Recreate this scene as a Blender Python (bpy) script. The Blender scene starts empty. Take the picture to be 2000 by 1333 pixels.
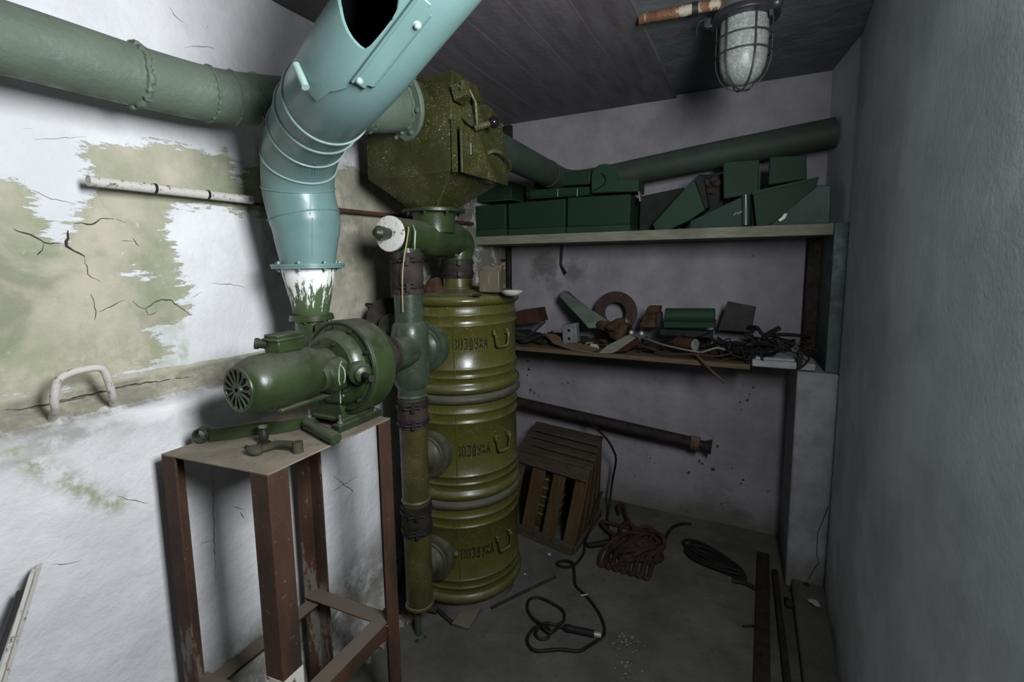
import bpy, bmesh, math, random
from math import sin, cos, pi, radians as rad
from mathutils import Vector as V, Matrix, noise
random.seed(7)
SC = bpy.context.scene
COL = SC.collection

# ------------------------------------------------------------------ camera
FPX, CXP, CYP, CAMH = 920.0, 1000.0, 617.0, 1.45
YAW, PIT, ROL = -.4662, -.1178, -.0125
fw = V((sin(YAW)*cos(PIT), cos(YAW)*cos(PIT), sin(PIT)))
r0 = fw.cross(V((0, 0, 1))).normalized(); u0 = r0.cross(fw)
rt = r0*cos(ROL) + u0*sin(ROL); up = -r0*sin(ROL) + u0*cos(ROL)
CAM = V((0, 0, CAMH))
cd = bpy.data.cameras.new('camera'); co = bpy.data.objects.new('camera', cd); COL.objects.link(co)
cd.sensor_width = 36; cd.lens = FPX/2000*36; cd.shift_y = -(666.5-CYP)/2000; cd.clip_start = .01
m = Matrix((rt, up, -fw)).transposed().to_4x4(); m.translation = CAM
co.matrix_world = m
SC.camera = co
def ray(x, y): return rt*((x-CXP)/FPX) - up*((y-CYP)/FPX) + fw
def onx(x, y, v): d = ray(x, y); return CAM + d*((v-CAM.x)/d.x)
def ony(x, y, v): d = ray(x, y); return CAM + d*((v-CAM.y)/d.y)
def onz(x, y, v): d = ray(x, y); return CAM + d*((v-CAM.z)/d.z)
def deep(x, y, d): return CAM + ray(x, y)*d

# ------------------------------------------------------------------ light
SC.view_settings.view_transform = 'Standard'; SC.view_settings.look = 'None'
SC.view_settings.gamma = 1; SC.view_settings.exposure = 0
W = bpy.data.worlds.new('world'); SC.world = W; W.use_nodes = True
W.node_tree.nodes['Background'].inputs[0].default_value = (.55, .65, .8, 1)
W.node_tree.nodes['Background'].inputs[1].default_value = .006
def area(name, loc, target, sx, sy, power, col):
    l = bpy.data.lights.new(name, 'AREA'); l.shape = 'RECTANGLE'; l.size = sx; l.size_y = sy
    l.energy = power; l.color = col
    o = bpy.data.objects.new(name, l); COL.objects.link(o); o.location = loc
    o.rotation_euler = (V(target)-V(loc)).to_track_quat('-Z', 'Y').to_euler()
    return o
# daylight coming in through the doorway in the right-hand wall, out of the picture
area('doorway_daylight', (.31, .36, 1.80), (-.9, .88, 1.78), .34, .50, 38, (.93, .97, 1.0))

# ------------------------------------------------------------------ mesh helpers
WO = {}
def prep(o, label=None, cat=None, group=None, kind=None):
    if label: o['label'] = label
    if cat: o['category'] = cat
    if group: o['group'] = group
    if kind: o['kind'] = kind
    return o
def thing(name, loc, label, cat, group=None):
    o = bpy.data.objects.new(name, None); COL.objects.link(o)
    o.location = loc; o.empty_display_size = .05
    WO[o.name] = V(loc)
    return prep(o, label, cat, group)
def frame(axis):
    a = V(axis).normalized()
    x = a.orthogonal().normalized()
    if abs(a.z) < .9: x = V((0, 0, 1)).cross(a).normalized()
    else: x = (V((1, 0, 0)) - a*a.x).normalized()
    return x, a.cross(x), a
def smooth(pts, k=6, closed=False):
    pts = [V(p) for p in pts]; n = len(pts); out = []
    rng = range(n if closed else n-1)
    for i in rng:
        p1, p2 = pts[i], pts[(i+1) % n]
        p0 = pts[(i-1) % n] if (closed or i > 0) else p1*2-p2
        p3 = pts[(i+2) % n] if (closed or i < n-2) else p2*2-p1
        for j in range(k):
            t = j/k
            out.append(.5*((2*p1)+(-p0+p2)*t+(2*p0-5*p1+4*p2-p3)*t*t+(-p0+3*p1-3*p2+p3)*t**3))
    if not closed: out.append(pts[-1])
    return out
class MB:
    def __init__(s): s.v = []; s.f = []; s.m = []
    def add(s, vs, fs, mi=0):
        b = len(s.v); s.v += [V(p) for p in vs]
        for f in fs: s.f.append([b+i for i in f]); s.m.append(mi)
        return s
    def hexa(s, c, mi=0):
        return s.add(c, [(0, 3, 2, 1), (4, 5, 6, 7), (0, 1, 5, 4), (1, 2, 6, 5), (2, 3, 7, 6), (3, 0, 4, 7)], mi)
    def box(s, c, size, rot=None, mi=0):
        c = V(c); R = rot or Matrix.Identity(3); x, y, z = size[0]/2, size[1]/2, size[2]/2
        P = [(-x, -y, -z), (x, -y, -z), (x, y, -z), (-x, y, -z), (-x, -y, z), (x, -y, z), (x, y, z), (-x, y, z)]
        return s.hexa([c+R@V(p) for p in P], mi)
    def bar(s, p0, p1, wv, tv, mi=0):      # board from p0 to p1 with width vector and thickness vector
        p0, p1, wv, tv = V(p0), V(p1), V(wv), V(tv)
        return s.hexa([p0, p0+wv, p1+wv, p1, p0+tv, p0+wv+tv, p1+wv+tv, p1+tv], mi)
    def prism(s, poly, vec, mi=0):
        n = len(poly); vec = V(vec); a = [V(p) for p in poly]; b = [p+vec for p in a]
        fs = [tuple(range(n))[::-1], tuple(range(n, 2*n))] + [(i, (i+1) % n, n+(i+1) % n, n+i) for i in range(n)]
        return s.add(a+b, fs, mi)
    def lathe(s, prof, org, axis, n=40, mi=0, cap=True):
        x, y, a = frame(axis); org = V(org); vs = []; fs = []
        for (r, h) in prof:
            for i in range(n):
                t = 2*pi*i/n; vs.append(org + a*h + (x*cos(t)+y*sin(t))*r)
        k = len(prof)
        for j in range(k-1):
            for i in range(n):
                i2 = (i+1) % n; fs.append((j*n+i, j*n+i2, (j+1)*n+i2, (j+1)*n+i))
        if cap: fs += [tuple(range(n))[::-1], tuple((k-1)*n+i for i in range(n))]
        return s.add(vs, fs, mi)
    def cyl(s, p0, p1, r, r1=None, n=28, mi=0, cap=True):
        p0, p1 = V(p0), V(p1); d = p1-p0
        return s.lathe([(r, 0), (r if r1 is None else r1, d.length)], p0, d, n, mi, cap)
    def tube(s, path, rad_, n=14, closed=False, mi=0, cap=True, flat=1.0):
        pts = [V(p) for p in path]; k = len(pts)
        rs = rad_ if isinstance(rad_, (list, tuple)) else [rad_]*k
        tan = []
        for i in range(k):
            a = pts[(i-1) % k] if (closed or i > 0) else pts[i]
            b = pts[(i+1) % k] if (closed or i < k-1) else pts[i]
            tan.append((b-a).normalized())
        x = frame(tan[0])[0]; vs = []; fs = []
        for i in range(k):
            x = (x - tan[i]*x.dot(tan[i])).normalized(); y = tan[i].cross(x)
            for j in range(n):
                t = 2*pi*j/n; vs.append(pts[i]+(x*cos(t)+y*sin(t)*flat)*rs[i])
        for i in range(k if closed else k-1):
            i2 = (i+1) % k
            for j in range(n):
                j2 = (j+1) % n; fs.append((i*n+j, i*n+j2, i2*n+j2, i2*n+j))
        if not closed and cap: fs += [tuple(range(n))[::-1], tuple((k-1)*n+j for j in range(n))]
        return s.add(vs, fs, mi)
    def ring(s, c, axis, R, r, n=48, k=10, mi=0, squash=1.0):
        x, y, a = frame(axis); c = V(c); vs = []; fs = []
        for i in range(n):
            t = 2*pi*i/n; d = x*cos(t)+y*sin(t)
            for j in range(k):
                q = 2*pi*j/k; vs.append(c + d*(R+r*cos(q)) + a*(r*squash*sin(q)))
        for i in range(n):
            i2 = (i+1) % n
            for j in range(k):
                j2 = (j+1) % k; fs.append((i*k+j, i2*k+j, i2*k+j2, i*k+j2))
        return s.add(vs, fs, mi)
    def ball(s, c, r, sx=1, sy=1, sz=1, n=20, k=12, mi=0, jit=0, seed=0):
        c = V(c); vs = []; fs = []
        for j in range(k+1):
            p = pi*j/k
            for i in range(n):
                t = 2*pi*i/n; d = V((sin(p)*cos(t)*sx, sin(p)*sin(t)*sy, cos(p)*sz))*r
                if jit: d *= 1+jit*noise.noise(d*(2.2/r)*.5+V((seed, seed*2.3, 0)))*2
                vs.append(c+d)
        for j in range(k):
            for i in range(n):
                i2 = (i+1) % n; fs.append((j*n+i, (j+1)*n+i, (j+1)*n+i2, j*n+i2))
        return s.add(vs, fs, mi)
    def bolt(s, c, axis, r=.006, h=.005, mi=0):
        a = V(axis).normalized()
        s.cyl(c, V(c)+a*h, r, n=6, mi=mi); return s.cyl(V(c)+a*h, V(c)+a*h*1.7, r*.55, n=8, mi=mi)
    def build(s, name, mats, parent=None, bevel=0, label=None, cat=None, group=None, kind=None, sharp=35, segs=2, solid=0):
        mats = mats if isinstance(mats, (list, tuple)) else [mats]
        lo = V([min(p[i] for p in s.v) for i in range(3)]); hi = V([max(p[i] for p in s.v) for i in range(3)])
        org = (lo+hi)/2
        if parent is None: org.z = lo.z
        me = bpy.data.meshes.new(name)
        me.from_pydata([p-org for p in s.v], [], s.f)
        for mm in mats: me.materials.append(mm)
        bm = bmesh.new(); bm.from_mesh(me)
        for f, mi in zip(bm.faces, s.m): f.material_index = mi; f.smooth = True
        bmesh.ops.remove_doubles(bm, verts=bm.verts, dist=1e-6)
        bmesh.ops.recalc_face_normals(bm, faces=bm.faces)
        bm.to_mesh(me); bm.free()
        me.set_sharp_from_angle(angle=rad(sharp))
        o = bpy.data.objects.new(name, me); COL.objects.link(o)
        WO[o.name] = org
        if parent is not None:
            o.parent = parent; o.location = org - WO[parent.name]
        else: o.location = org
        if solid:
            md = o.modifiers.new('solid', 'SOLIDIFY'); md.thickness = solid; md.offset = -1
        if bevel:
            md = o.modifiers.new('bevel', 'BEVEL'); md.width = bevel; md.segments = segs; md.limit_method = 'ANGLE'; md.angle_limit = rad(40)
        return prep(o, label, cat, group, kind)
def rz(a): return Matrix.Rotation(rad(a), 3, 'Z')
def rot(x=0, y=0, z=0): return Matrix.Rotation(rad(z), 3, 'Z') @ Matrix.Rotation(rad(y), 3, 'Y') @ Matrix.Rotation(rad(x), 3, 'X')

# ------------------------------------------------------------------ materials
def srgb(r, g, b):
    f = lambda c: (c/255/12.92) if c/255 <= .04045 else ((c/255+.055)/1.055)**2.4
    return (f(r), f(g), f(b))
class N:
    def __init__(s, name):
        s.m = bpy.data.materials.new(name); s.m.use_nodes = True; s.t = s.m.node_tree
        s.b = s.t.nodes['Principled BSDF']; s.tc = s.t.nodes.new('ShaderNodeTexCoord')
        s.geo = s.t.nodes.new('ShaderNodeNewGeometry')
    def new(s, t, **k):
        n = s.t.nodes.new(t)
        for a, v in k.items(): setattr(n, a, v)
        return n
    def link(s, a, b): s.t.links.new(a, b)
    def noise(s, scale, detail=5, rough=.6, coord='Object', stretch=None, dist=0):
        n = s.new('ShaderNodeTexNoise'); n.inputs['Scale'].default_value = scale
        n.inputs['Detail'].default_value = detail; n.inputs['Roughness'].default_value = rough
        n.inputs['Distortion'].default_value = dist
        if stretch:
            mp = s.new('ShaderNodeMapping'); mp.inputs['Scale'].default_value = stretch
            s.link(s.tc.outputs[coord], mp.inputs[0]); s.link(mp.outputs[0], n.inputs['Vector'])
        else: s.link(s.tc.outputs[coord], n.inputs['Vector'])
        return n.outputs['Fac']
    def ramp(s, src, lo, hi, a=0.0, b=1.0):
        r = s.new('ShaderNodeMapRange'); r.interpolation_type = 'SMOOTHSTEP'
        r.inputs[1].default_value = lo; r.inputs[2].default_value = hi
        r.inputs[3].default_value = a; r.inputs[4].default_value = b
        s.link(src, r.inputs[0]); return r.outputs[0]
    def mul(s, a, b, op='MULTIPLY'):
        n = s.new('ShaderNodeMath', operation=op)
        for i, q in enumerate((a, b)):
            if isinstance(q, (int, float)): n.inputs[i].default_value = q
            else: s.link(q, n.inputs[i])
        return n.outputs[0]
    def mix(s, fac, a, b, mode='MIX'):
        n = s.new('ShaderNodeMix', data_type='RGBA', blend_type=mode)
        for i, q in ((0, fac), (6, a), (7, b)):
            if isinstance(q, (int, float)): n.inputs[i].default_value = q
            elif isinstance(q, tuple): n.inputs[i].default_value = (*q, 1)
            else: s.link(q, n.inputs[i])
        return n.outputs[2]
    def bump(s, src, strength=.3, dist=.01, prev=None):
        n = s.new('ShaderNodeBump'); n.inputs['Strength'].default_value = strength; n.inputs['Distance'].default_value = dist
        s.link(src, n.inputs['Height'])
        if prev: s.link(prev, n.inputs['Normal'])
        return n.outputs[0]
    def upness(s):
        x = s.new('ShaderNodeSeparateXYZ'); s.link(s.geo.outputs['Normal'], x.inputs[0]); return x.outputs[2]
    def done(s, col, rough=.5, metal=0, nrm=None, spec=.5, coat=0):
        for key, q in (('Base Color', col), ('Roughness', rough), ('Metallic', metal), ('Specular IOR Level', spec), ('Coat Weight', coat)):
            i = s.b.inputs[key]
            if isinstance(q, tuple): i.default_value = (*q, 1)
            elif isinstance(q, (int, float)): i.default_value = q
            else: s.link(q, i)
        if nrm: s.link(nrm, s.b.inputs['Normal'])
        return s.m
def lin(c, k): return tuple(min(1, x*k) for x in c)
def paint(name, c, rough=.35, dust=.5, dustc=(.20, .19, .16), wear=None, wearamt=.0, speck=0, var=.25, scale=9, bump=.15, coarse=.004, metal=0, spec=.5, rvar=1.):
    n = N(name)
    a = n.noise(scale, 6); col = n.mix(n.ramp(a, .3, .7), lin(c, 1-var), lin(c, 1+var))
    if wear:
        w = n.noise(scale*2.3, 9, .7); wf = n.ramp(w, .62-wearamt, .66-wearamt); col = n.mix(wf, col, wear)
    if speck:
        s = n.noise(260, 2, .5); sf = n.mul(n.ramp(s, .70-speck*.05, .74-speck*.05), n.ramp(n.noise(7, 3), .4, .6)); col = n.mix(n.mul(sf, .85), col, (.55, .55, .45))
    rr = n.ramp(n.noise(scale*3, 6), .3, .7, rough*(1-.25*rvar), min(1, rough*(1+.5*rvar)))
    if dust:
        d = n.mul(n.ramp(n.upness(), .15, .95), n.ramp(n.noise(scale*2, 7), .25, .6)); d = n.mul(d, dust)
        col = n.mix(d, col, dustc); rr = n.mul(rr, n.mul(d, .6), 'ADD')
    b = n.bump(n.noise(scale*14, 5), bump, coarse)
    return n.done(col, rr, metal, b, spec=spec)
def flat(name, c, rough=.6, metal=0, var=.2, scale=20, bump=.2):
    n = N(name); col = n.mix(n.ramp(n.noise(scale, 6), .3, .7), lin(c, 1-var), lin(c, 1+var))
    return n.done(col, rough, metal, n.bump(n.noise(scale*6, 5), bump, .002), spec=.5 if rough < .5 else .18)
def rusty(name, base=(.098, .048, .027), dark=(.042, .024, .019), pale=(.17, .15, .13), paleamt=.0, rough=.75):
    n = N(name)
    col = n.mix(n.ramp(n.noise(7, 8, .65, stretch=(1, 1, .35)), .35, .65), dark, base)
    col = n.mix(n.ramp(n.noise(90, 3), .66, .72, 0, .7), col, pale)
    col = n.mix(n.mul(n.ramp(n.upness(), .5, .95), .75), col, (.17, .145, .115))
    if paleamt: col = n.mix(n.ramp(n.noise(9, 9, .75, stretch=(1, 1, .3)), .66-paleamt, .70-paleamt), col, pale)
    return n.done(col, rough, .15, n.bump(n.noise(60, 8, .7), .35, .004), spec=.3)
def wood(name, c1, c2, stretch=(12, 12, 1), rough=.8):
    n = N(name); a = n.noise(14, 8, .65, stretch=stretch)
    col = n.mix(n.ramp(a, .3, .7), c1, c2); col = n.mix(n.ramp(n.noise(5, 5), .45, .75, 0, .5), col, (.09, .08, .065))
    return n.done(col, rough, 0, n.bump(a, .4, .004), spec=.2)
M = {}
M['fan'] = paint('fan_green_enamel', (.028, .043, .016), .26, .75, dustc=(.075, .072, .055), var=.25, wearamt=0)
M['fan_dark'] = paint('fan_dark_green_enamel', (.020, .028, .014), .32, .5, dustc=(.07,.07,.055))
M['pipe'] = paint('pipe_grey_green_enamel', (.040, .055, .036), .30, .35, var=.2, speck=.3)
M['olive'] = paint('canister_olive_enamel', (.058, .056, .012), .24, .5, dustc=(.17, .16, .10), var=.12, scale=5, speck=.35, bump=.06)
M['olive_pipe'] = paint('pipe_olive_enamel', (.055, .049, .014), .35, .4, speck=.4)
M['hopper'] = paint('hopper_olive_enamel', (.036, .038, .009), .40, .7, dustc=(.085, .08, .06), speck=1.0, var=.3)
M['rim'] = paint('rim_dusty_olive', (.048, .048, .028), .45, .9, dustc=(.085, .085, .065), var=.2)
M['duct'] = paint('wall_duct_green_paint', (.098, .130, .098), .55, .3, var=.10, bump=.35, coarse=.006, scale=6)
M['duct_back'] = paint('rear_duct_green_paint', (.034, .047, .036), .62, .15, rvar=.1, spec=.3, var=.12, bump=.3)
M['blue'] = paint('duct_blue_green_enamel', (.12, .205, .195), .36, .2, dustc=(.18, .22, .20), var=.10, scale=4, bump=.05)
M['blue_lt'] = paint('duct_bead_pale_blue', (.24, .34, .31), .35, .2, dustc=(.28, .32, .29), var=.08)
M['duct_inside'] = flat('shaded_duct_inside', (.012, .014, .018), .9)  # unpainted inside, near-black to stand in for its shade
M['steel'] = flat('dull_steel', (.20, .195, .18), .45, .6)
M['steel_lt'] = flat('bright_zinc', (.38, .38, .36), .35, .5)
M['black'] = flat('black_rubber', (.012, .012, .012), .6)
M['black_gloss'] = flat('black_knob_plastic', (.01, .008, .01), .12, 0, .1, 5, .02)
M['darkmetal'] = flat('dark_iron', (.03, .028, .026), .55, .4)
M['rubber'] = flat('red_brown_rubber', (.040, .028, .026), .75, 0, .35, 25, .4)
M['rubber_dk'] = flat('dark_brown_rubber', (.022, .018, .015), .7, 0, .35, 25, .4)
M['rust'] = rusty('rusty_brown_steel', paleamt=.03)
M['rust_pale'] = rusty('rusty_steel_with_whitewash', paleamt=.12)
M['rust_or'] = rusty('flaking_orange_rust', (.26, .125, .065), (.07, .035, .02), (.40, .36, .28), .15)
M['boxgreen'] = paint('box_dark_green_paint', (.010, .030, .015), .60, .1, dustc=(.02, .035, .025), spec=.2, rvar=.05, var=.06, bump=.05)
M['boxgreen2'] = paint('box_mid_green_paint', (.015, .040, .021), .60, .1, dustc=(.02, .045, .03), spec=.2, rvar=.05, var=.06, bump=.05)
M['boxgloss'] = paint('box_glossy_green_paint', (.016, .038, .028), .30, .0, var=.08, bump=.01, scale=2)
M['boxdark'] = flat('blackish_box_inside', (.015, .017, .015), .7)
M['wood'] = wood('crate_brown_wood', (.050, .029, .010), (.092, .055, .020))
M['woodtop'] = wood('crate_grey_wood', (.036, .029, .020), (.075, .060, .042), (1, 9, 9))
M['woodpale'] = wood('shelf_pale_wood', (.15, .15, .11), (.22, .22, .17), (.6, 5, 5))
M['woodlow'] = wood('low_shelf_wood', (.075, .052, .032), (.13, .092, .055), (.6, 8, 8))
M['brown'] = flat('red_brown_card', (.045, .020, .013), .8)
M['cloth'] = flat('brown_cloth', (.055, .03, .018), .95, 0, .5, 18, .5)
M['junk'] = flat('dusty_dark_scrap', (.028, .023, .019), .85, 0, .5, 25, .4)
M['rope'] = flat('red_brown_hose', (.034, .019, .015), .75, 0, .4, 12, .3)
M['cable'] = flat('black_cable', (.012, .011, .010), .55, 0, .2)
M['grey'] = flat('grey_plastic', (.14, .14, .155), .5)
M['white'] = flat('white_plaster_piece', (.30, .30, .31), .8)
M['tin'] = rusty('stained_tin', (.12, .10, .07), (.06, .045, .03), (.20, .19, .155), .05, .5)
M['dish'] = flat('pale_enamel', (.40, .39, .34), .3)
M['ink'] = flat('black_stencil_ink', (.008, .008, .006), .7)
M['drip'] = flat('pale_green_paint_drip', (.25, .36, .27), .4)
M['yellowcord'] = flat('straw_coloured_cord', (.42, .34, .2), .8)
M['cagemetal'] = flat('cage_dark_metal', (.05, .05, .052), .4, .5)
M['tape'] = flat('scuffed_grey_bar', (.30, .34, .32), .5)
# white pipe with flaking
n = N('whitewashed_pipe'); c = n.mix(n.ramp(n.noise(75, 9, .78), .55, .62), (.56, .53, .49), (.14, .11, .085))
M['whitepipe'] = n.done(c, .8, 0, n.bump(n.noise(60, 6), .5, .004))
n = N('chipped_white_paint'); c = n.mix(n.ramp(n.noise(55, 9, .7), .56, .62), (.66, .64, .60), (.16, .11, .08))
M['chipwhite'] = n.done(c, .75, 0, n.bump(n.noise(50, 6), .5, .004))
# green cone with whitewash over its upper half and runs below
n = N('green_with_white_runs')
sx = n.new('ShaderNodeSeparateXYZ'); n.link(n.tc.outputs['Object'], sx.inputs[0])
st = n.noise(26, 6, .7, stretch=(2.4, 2.4, .10)); st2 = n.noise(10, 4, .6, stretch=(1, 1, .5))
h = n.mul(sx.outputs[2], n.mul(n.mul(st, .46), n.mul(st2, .12), 'ADD'), 'ADD')
wf = n.ramp(h, .290, .305)
c = n.mix(wf, (.07, .11, .045), n.mix(n.ramp(n.noise(70, 6), .6, .7), (.78, .78, .78), (.4, .42, .4)))
M['runs'] = n.done(c, .5, 0, n.bump(wf, .4, .003))
# lamp glass: dusty translucent jar
n = N('dusty_lamp_glass')
n.b.inputs['Transmission Weight'].default_value = .35
c = n.mix(n.ramp(n.noise(120, 4), .4, .7), (.30, .32, .30), (.50, .53, .50))
M['glass'] = n.done(c, n.ramp(n.noise(30, 5), .3, .7, .2, .5), 0, n.bump(n.noise(160, 4), .3, .003))
# plaster: back and right walls
def plaster(name, c, dirt=(.13, .12, .10), dz=.0, vs=3, bumps=.35, streak=False, dirtz=(.35, .0), spot=.64, smudge=()):
    n = N(name)
    col = n.mix(n.ramp(n.noise(vs, 8, .65), .3, .7), lin(c, .72), lin(c, 1.10))
    if streak: col = n.mix(n.ramp(n.noise(7, 6, .6, stretch=(1, 1, .12)), .35, .7, 0, .35), col, lin(c, .72))
    col = n.mix(n.ramp(n.noise(16, 9, .7), spot, spot+.07, 0, .7), col, lin(dirt, 1.1))
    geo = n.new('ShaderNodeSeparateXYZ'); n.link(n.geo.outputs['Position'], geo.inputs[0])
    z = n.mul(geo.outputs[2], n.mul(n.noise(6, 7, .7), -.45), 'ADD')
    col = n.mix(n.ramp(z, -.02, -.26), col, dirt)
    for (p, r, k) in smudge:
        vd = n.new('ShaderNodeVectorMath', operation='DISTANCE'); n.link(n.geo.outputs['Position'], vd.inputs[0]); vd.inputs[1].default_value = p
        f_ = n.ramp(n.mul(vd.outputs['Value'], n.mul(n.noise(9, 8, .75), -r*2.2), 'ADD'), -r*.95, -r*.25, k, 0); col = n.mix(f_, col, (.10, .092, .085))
    b = n.bump(n.noise(8, 6), bumps, .03); b = n.bump(n.noise(90, 5), .25, .003, b)
    return n.done(col, .92, 0, b, spec=.2)
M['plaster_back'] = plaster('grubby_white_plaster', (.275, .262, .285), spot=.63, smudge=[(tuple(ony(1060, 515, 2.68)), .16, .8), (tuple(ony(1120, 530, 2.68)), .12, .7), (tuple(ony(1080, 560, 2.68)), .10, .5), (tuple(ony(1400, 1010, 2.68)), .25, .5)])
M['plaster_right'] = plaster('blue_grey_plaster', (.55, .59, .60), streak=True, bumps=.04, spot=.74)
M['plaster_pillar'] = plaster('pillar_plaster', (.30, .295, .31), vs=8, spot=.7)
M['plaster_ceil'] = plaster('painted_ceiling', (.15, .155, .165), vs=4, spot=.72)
# concrete ceiling with board marks running along the room
n = N('board_marked_concrete')
sx = n.new('ShaderNodeSeparateXYZ'); n.link(n.geo.outputs['Position'], sx.inputs[0])
fr = n.mul(n.mul(n.mul(sx.outputs[0], n.mul(n.noise(.6, 2), .05), 'ADD'), 5.6), 1.0, 'FRACT')
line = n.ramp(fr, .0, .05, 1, 0)
fl = n.mul(n.mul(sx.outputs[0], 5.6), 1, 'FLOOR')
wn = n.new('ShaderNodeTexWhiteNoise', noise_dimensions='1D'); n.link(fl, wn.inputs['W'])
c = n.mix(n.ramp(n.noise(5, 8, .65, stretch=(4, .7, 1)), .3, .7), (.10, .088, .095), (.16, .145, .152))
c = n.mix(n.mul(wn.outputs[0], .35), c, (.20, .185, .195)); c = n.mix(n.mul(line, .55), c, (.055, .047, .052))
M['concrete'] = n.done(c, .9, 0, n.bump(line, .5, .006, n.bump(n.noise(40, 7, .7), .4, .005)), spec=.2)
# floor
n = N('dusty_concrete_floor')
c = n.mix(n.ramp(n.noise(3, 8, .65), .3, .7), (.060, .057, .050), (.115, .110, .098))
c = n.mix(n.ramp(n.noise(14, 9, .75), .60, .68, 0, .6), c, (.035, .03, .026))
c = n.mix(n.ramp(n.noise(90, 4), .68, .74, 0, .5), c, (.20, .19, .18))
c = n.mix(n.ramp(n.noise(2.2, 6, .7), .56, .66, 0, .5), c, (.085, .06, .052))
b = n.bump(n.noise(6, 8), .35, .03); b = n.bump(n.noise(70, 6), .5, .004, b)
M['floor'] = n.done(c, .92, 0, b, spec=.2)
# left wall: whitewash with peeled patches read from a vertex attribute (signed distance to the patch outline)
n = N('peeling_whitewash')
at = n.new('ShaderNodeAttribute', attribute_name='patch'); gr = n.new('ShaderNodeAttribute', attribute_name='grime_shade')
moss = n.new('ShaderNodeAttribute', attribute_name='moss')
edge = n.mul(n.noise(9, 9, .78, stretch=(1, .6, 1)), .5, 'SUBTRACT')
edge2 = n.mul(n.noise(34, 8, .8, stretch=(1, .35, 1.8)), .5, 'SUBTRACT')
sd = n.mul(n.mul(at.outputs['Fac'], n.mul(edge, .12), 'ADD'), n.mul(edge2, .16), 'ADD')
pf = n.ramp(sd, -.002, .004)
und = n.mix(n.ramp(n.noise(2.6, 7, .6), .33, .54), (.33, .345, .235), (.53, .48, .39))
und = n.mix(n.ramp(n.noise(4.5, 6, .6, dist=.6), .46, .66, 0, .8), und, (.23, .25, .16))
und = n.mix(n.ramp(n.noise(40, 8, .75), .60, .68, 0, .55), und, (.68, .65, .58))
wh = n.mix(n.ramp(n.noise(3.5, 8, .65), .35, .7), (.66, .66, .68), (.80, .80, .82))
wh = n.mix(n.ramp(n.noise(13, 9, .75, stretch=(1, .6, 1)), .63, .72, 0, .45), wh, (.45, .50, .54))
wh = n.mix(n.ramp(n.noise(24, 9, .75), .66, .70, 0, .5), wh, (.40, .38, .33))
c = n.mix(pf, wh, und)
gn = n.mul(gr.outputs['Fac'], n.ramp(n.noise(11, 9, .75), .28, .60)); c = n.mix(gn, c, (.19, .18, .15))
mn = n.mul(moss.outputs['Fac'], n.ramp(n.noise(26, 8, .7), .38, .60)); c = n.mix(mn, c, (.30, .33, .19))
hgt = n.mul(pf, -.5)
b = n.bump(n.noise(5, 7), .45, .04); b = n.bump(hgt, .5, .006, b); b = n.bump(n.noise(70, 6), .35, .003, b)
M['wall_left'] = n.done(c, .92, 0, b, spec=.2)
M['crack'] = flat('dark_crack', (.045, .042, .032), .9)
M['chipedge'] = flat('broken_plaster_edge', (.30, .28, .22), .95)

# ------------------------------------------------------------------ the room
CEIL, XL, XLL, YB = 2.29, -1.385, -1.30, 2.68
YF = -1.0
def pdist(p, poly):
    x, y = p; ins = False; best = 9; n_ = len(poly)
    for i in range(n_):
        x1, y1 = poly[i]; x2, y2 = poly[(i+1) % n_]
        dx, dy = x2-x1, y2-y1; t = max(0, min(1, ((x-x1)*dx+(y-y1)*dy)/(dx*dx+dy*dy+1e-12)))
        best = min(best, math.hypot(x-x1-t*dx, y-y1-t*dy))
        if (y1 > y) != (y2 > y) and x < (x2-x1)*(y-y1)/(y2-y1)+x1: ins = not ins
    return best if ins else -best
def ldist(p, line):
    x, y = p; best = 9
    for (x1, y1), (x2, y2) in zip(line, line[1:]):
        dx, dy = x2-x1, y2-y1; t = max(0, min(1, ((x-x1)*dx+(y-y1)*dy)/(dx*dx+dy*dy+1e-12)))
        best = min(best, math.hypot(x-x1-t*dx, y-y1-t*dy))
    return best
def wl(pts, x=XL): return [(onx(a, b, x).y, onx(a, b, x).z) for a, b in pts]
patches = [wl([(165, 298), (215, 283), (290, 285), (375, 290), (400, 303), (440, 297), (462, 322), (520, 330), (620, 330), (760, 340), (800, 420), (790, 700),
               (660, 650), (600, 560), (560, 440), (505, 415), (440, 400), (395, 398), (345, 410), (315, 450), (335, 480), (345, 540), (370, 560), (345, 600), (375, 590), (365, 615), (345, 635), (275, 642),
               (300, 660), (330, 675), (320, 705), (270, 728), (200, 745), (100, 770), (0, 800), (-300, 900), (-300, 350), (0, 350), (35, 352), (60, 390), (75, 440), (95, 470), (130, 440), (165, 400), (185, 370), (162, 330)])]
holes = [wl(q) for q in ([(82, 450), (90, 470), (118, 476), (130, 470), (134, 445), (150, 428), (110, 420), (70, 415)],
                         [(235, 530), (262, 520), (300, 530), (310, 545), (270, 548), (245, 545)])]
for q in ([(440, 300), (462, 330), (455, 345), (470, 350), (478, 325), (465, 300)],): holes.append(wl(q))
mosslines = [wl([(18, 875), (60, 905), (120, 935), (180, 968), (230, 985)], XLL)]
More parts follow.
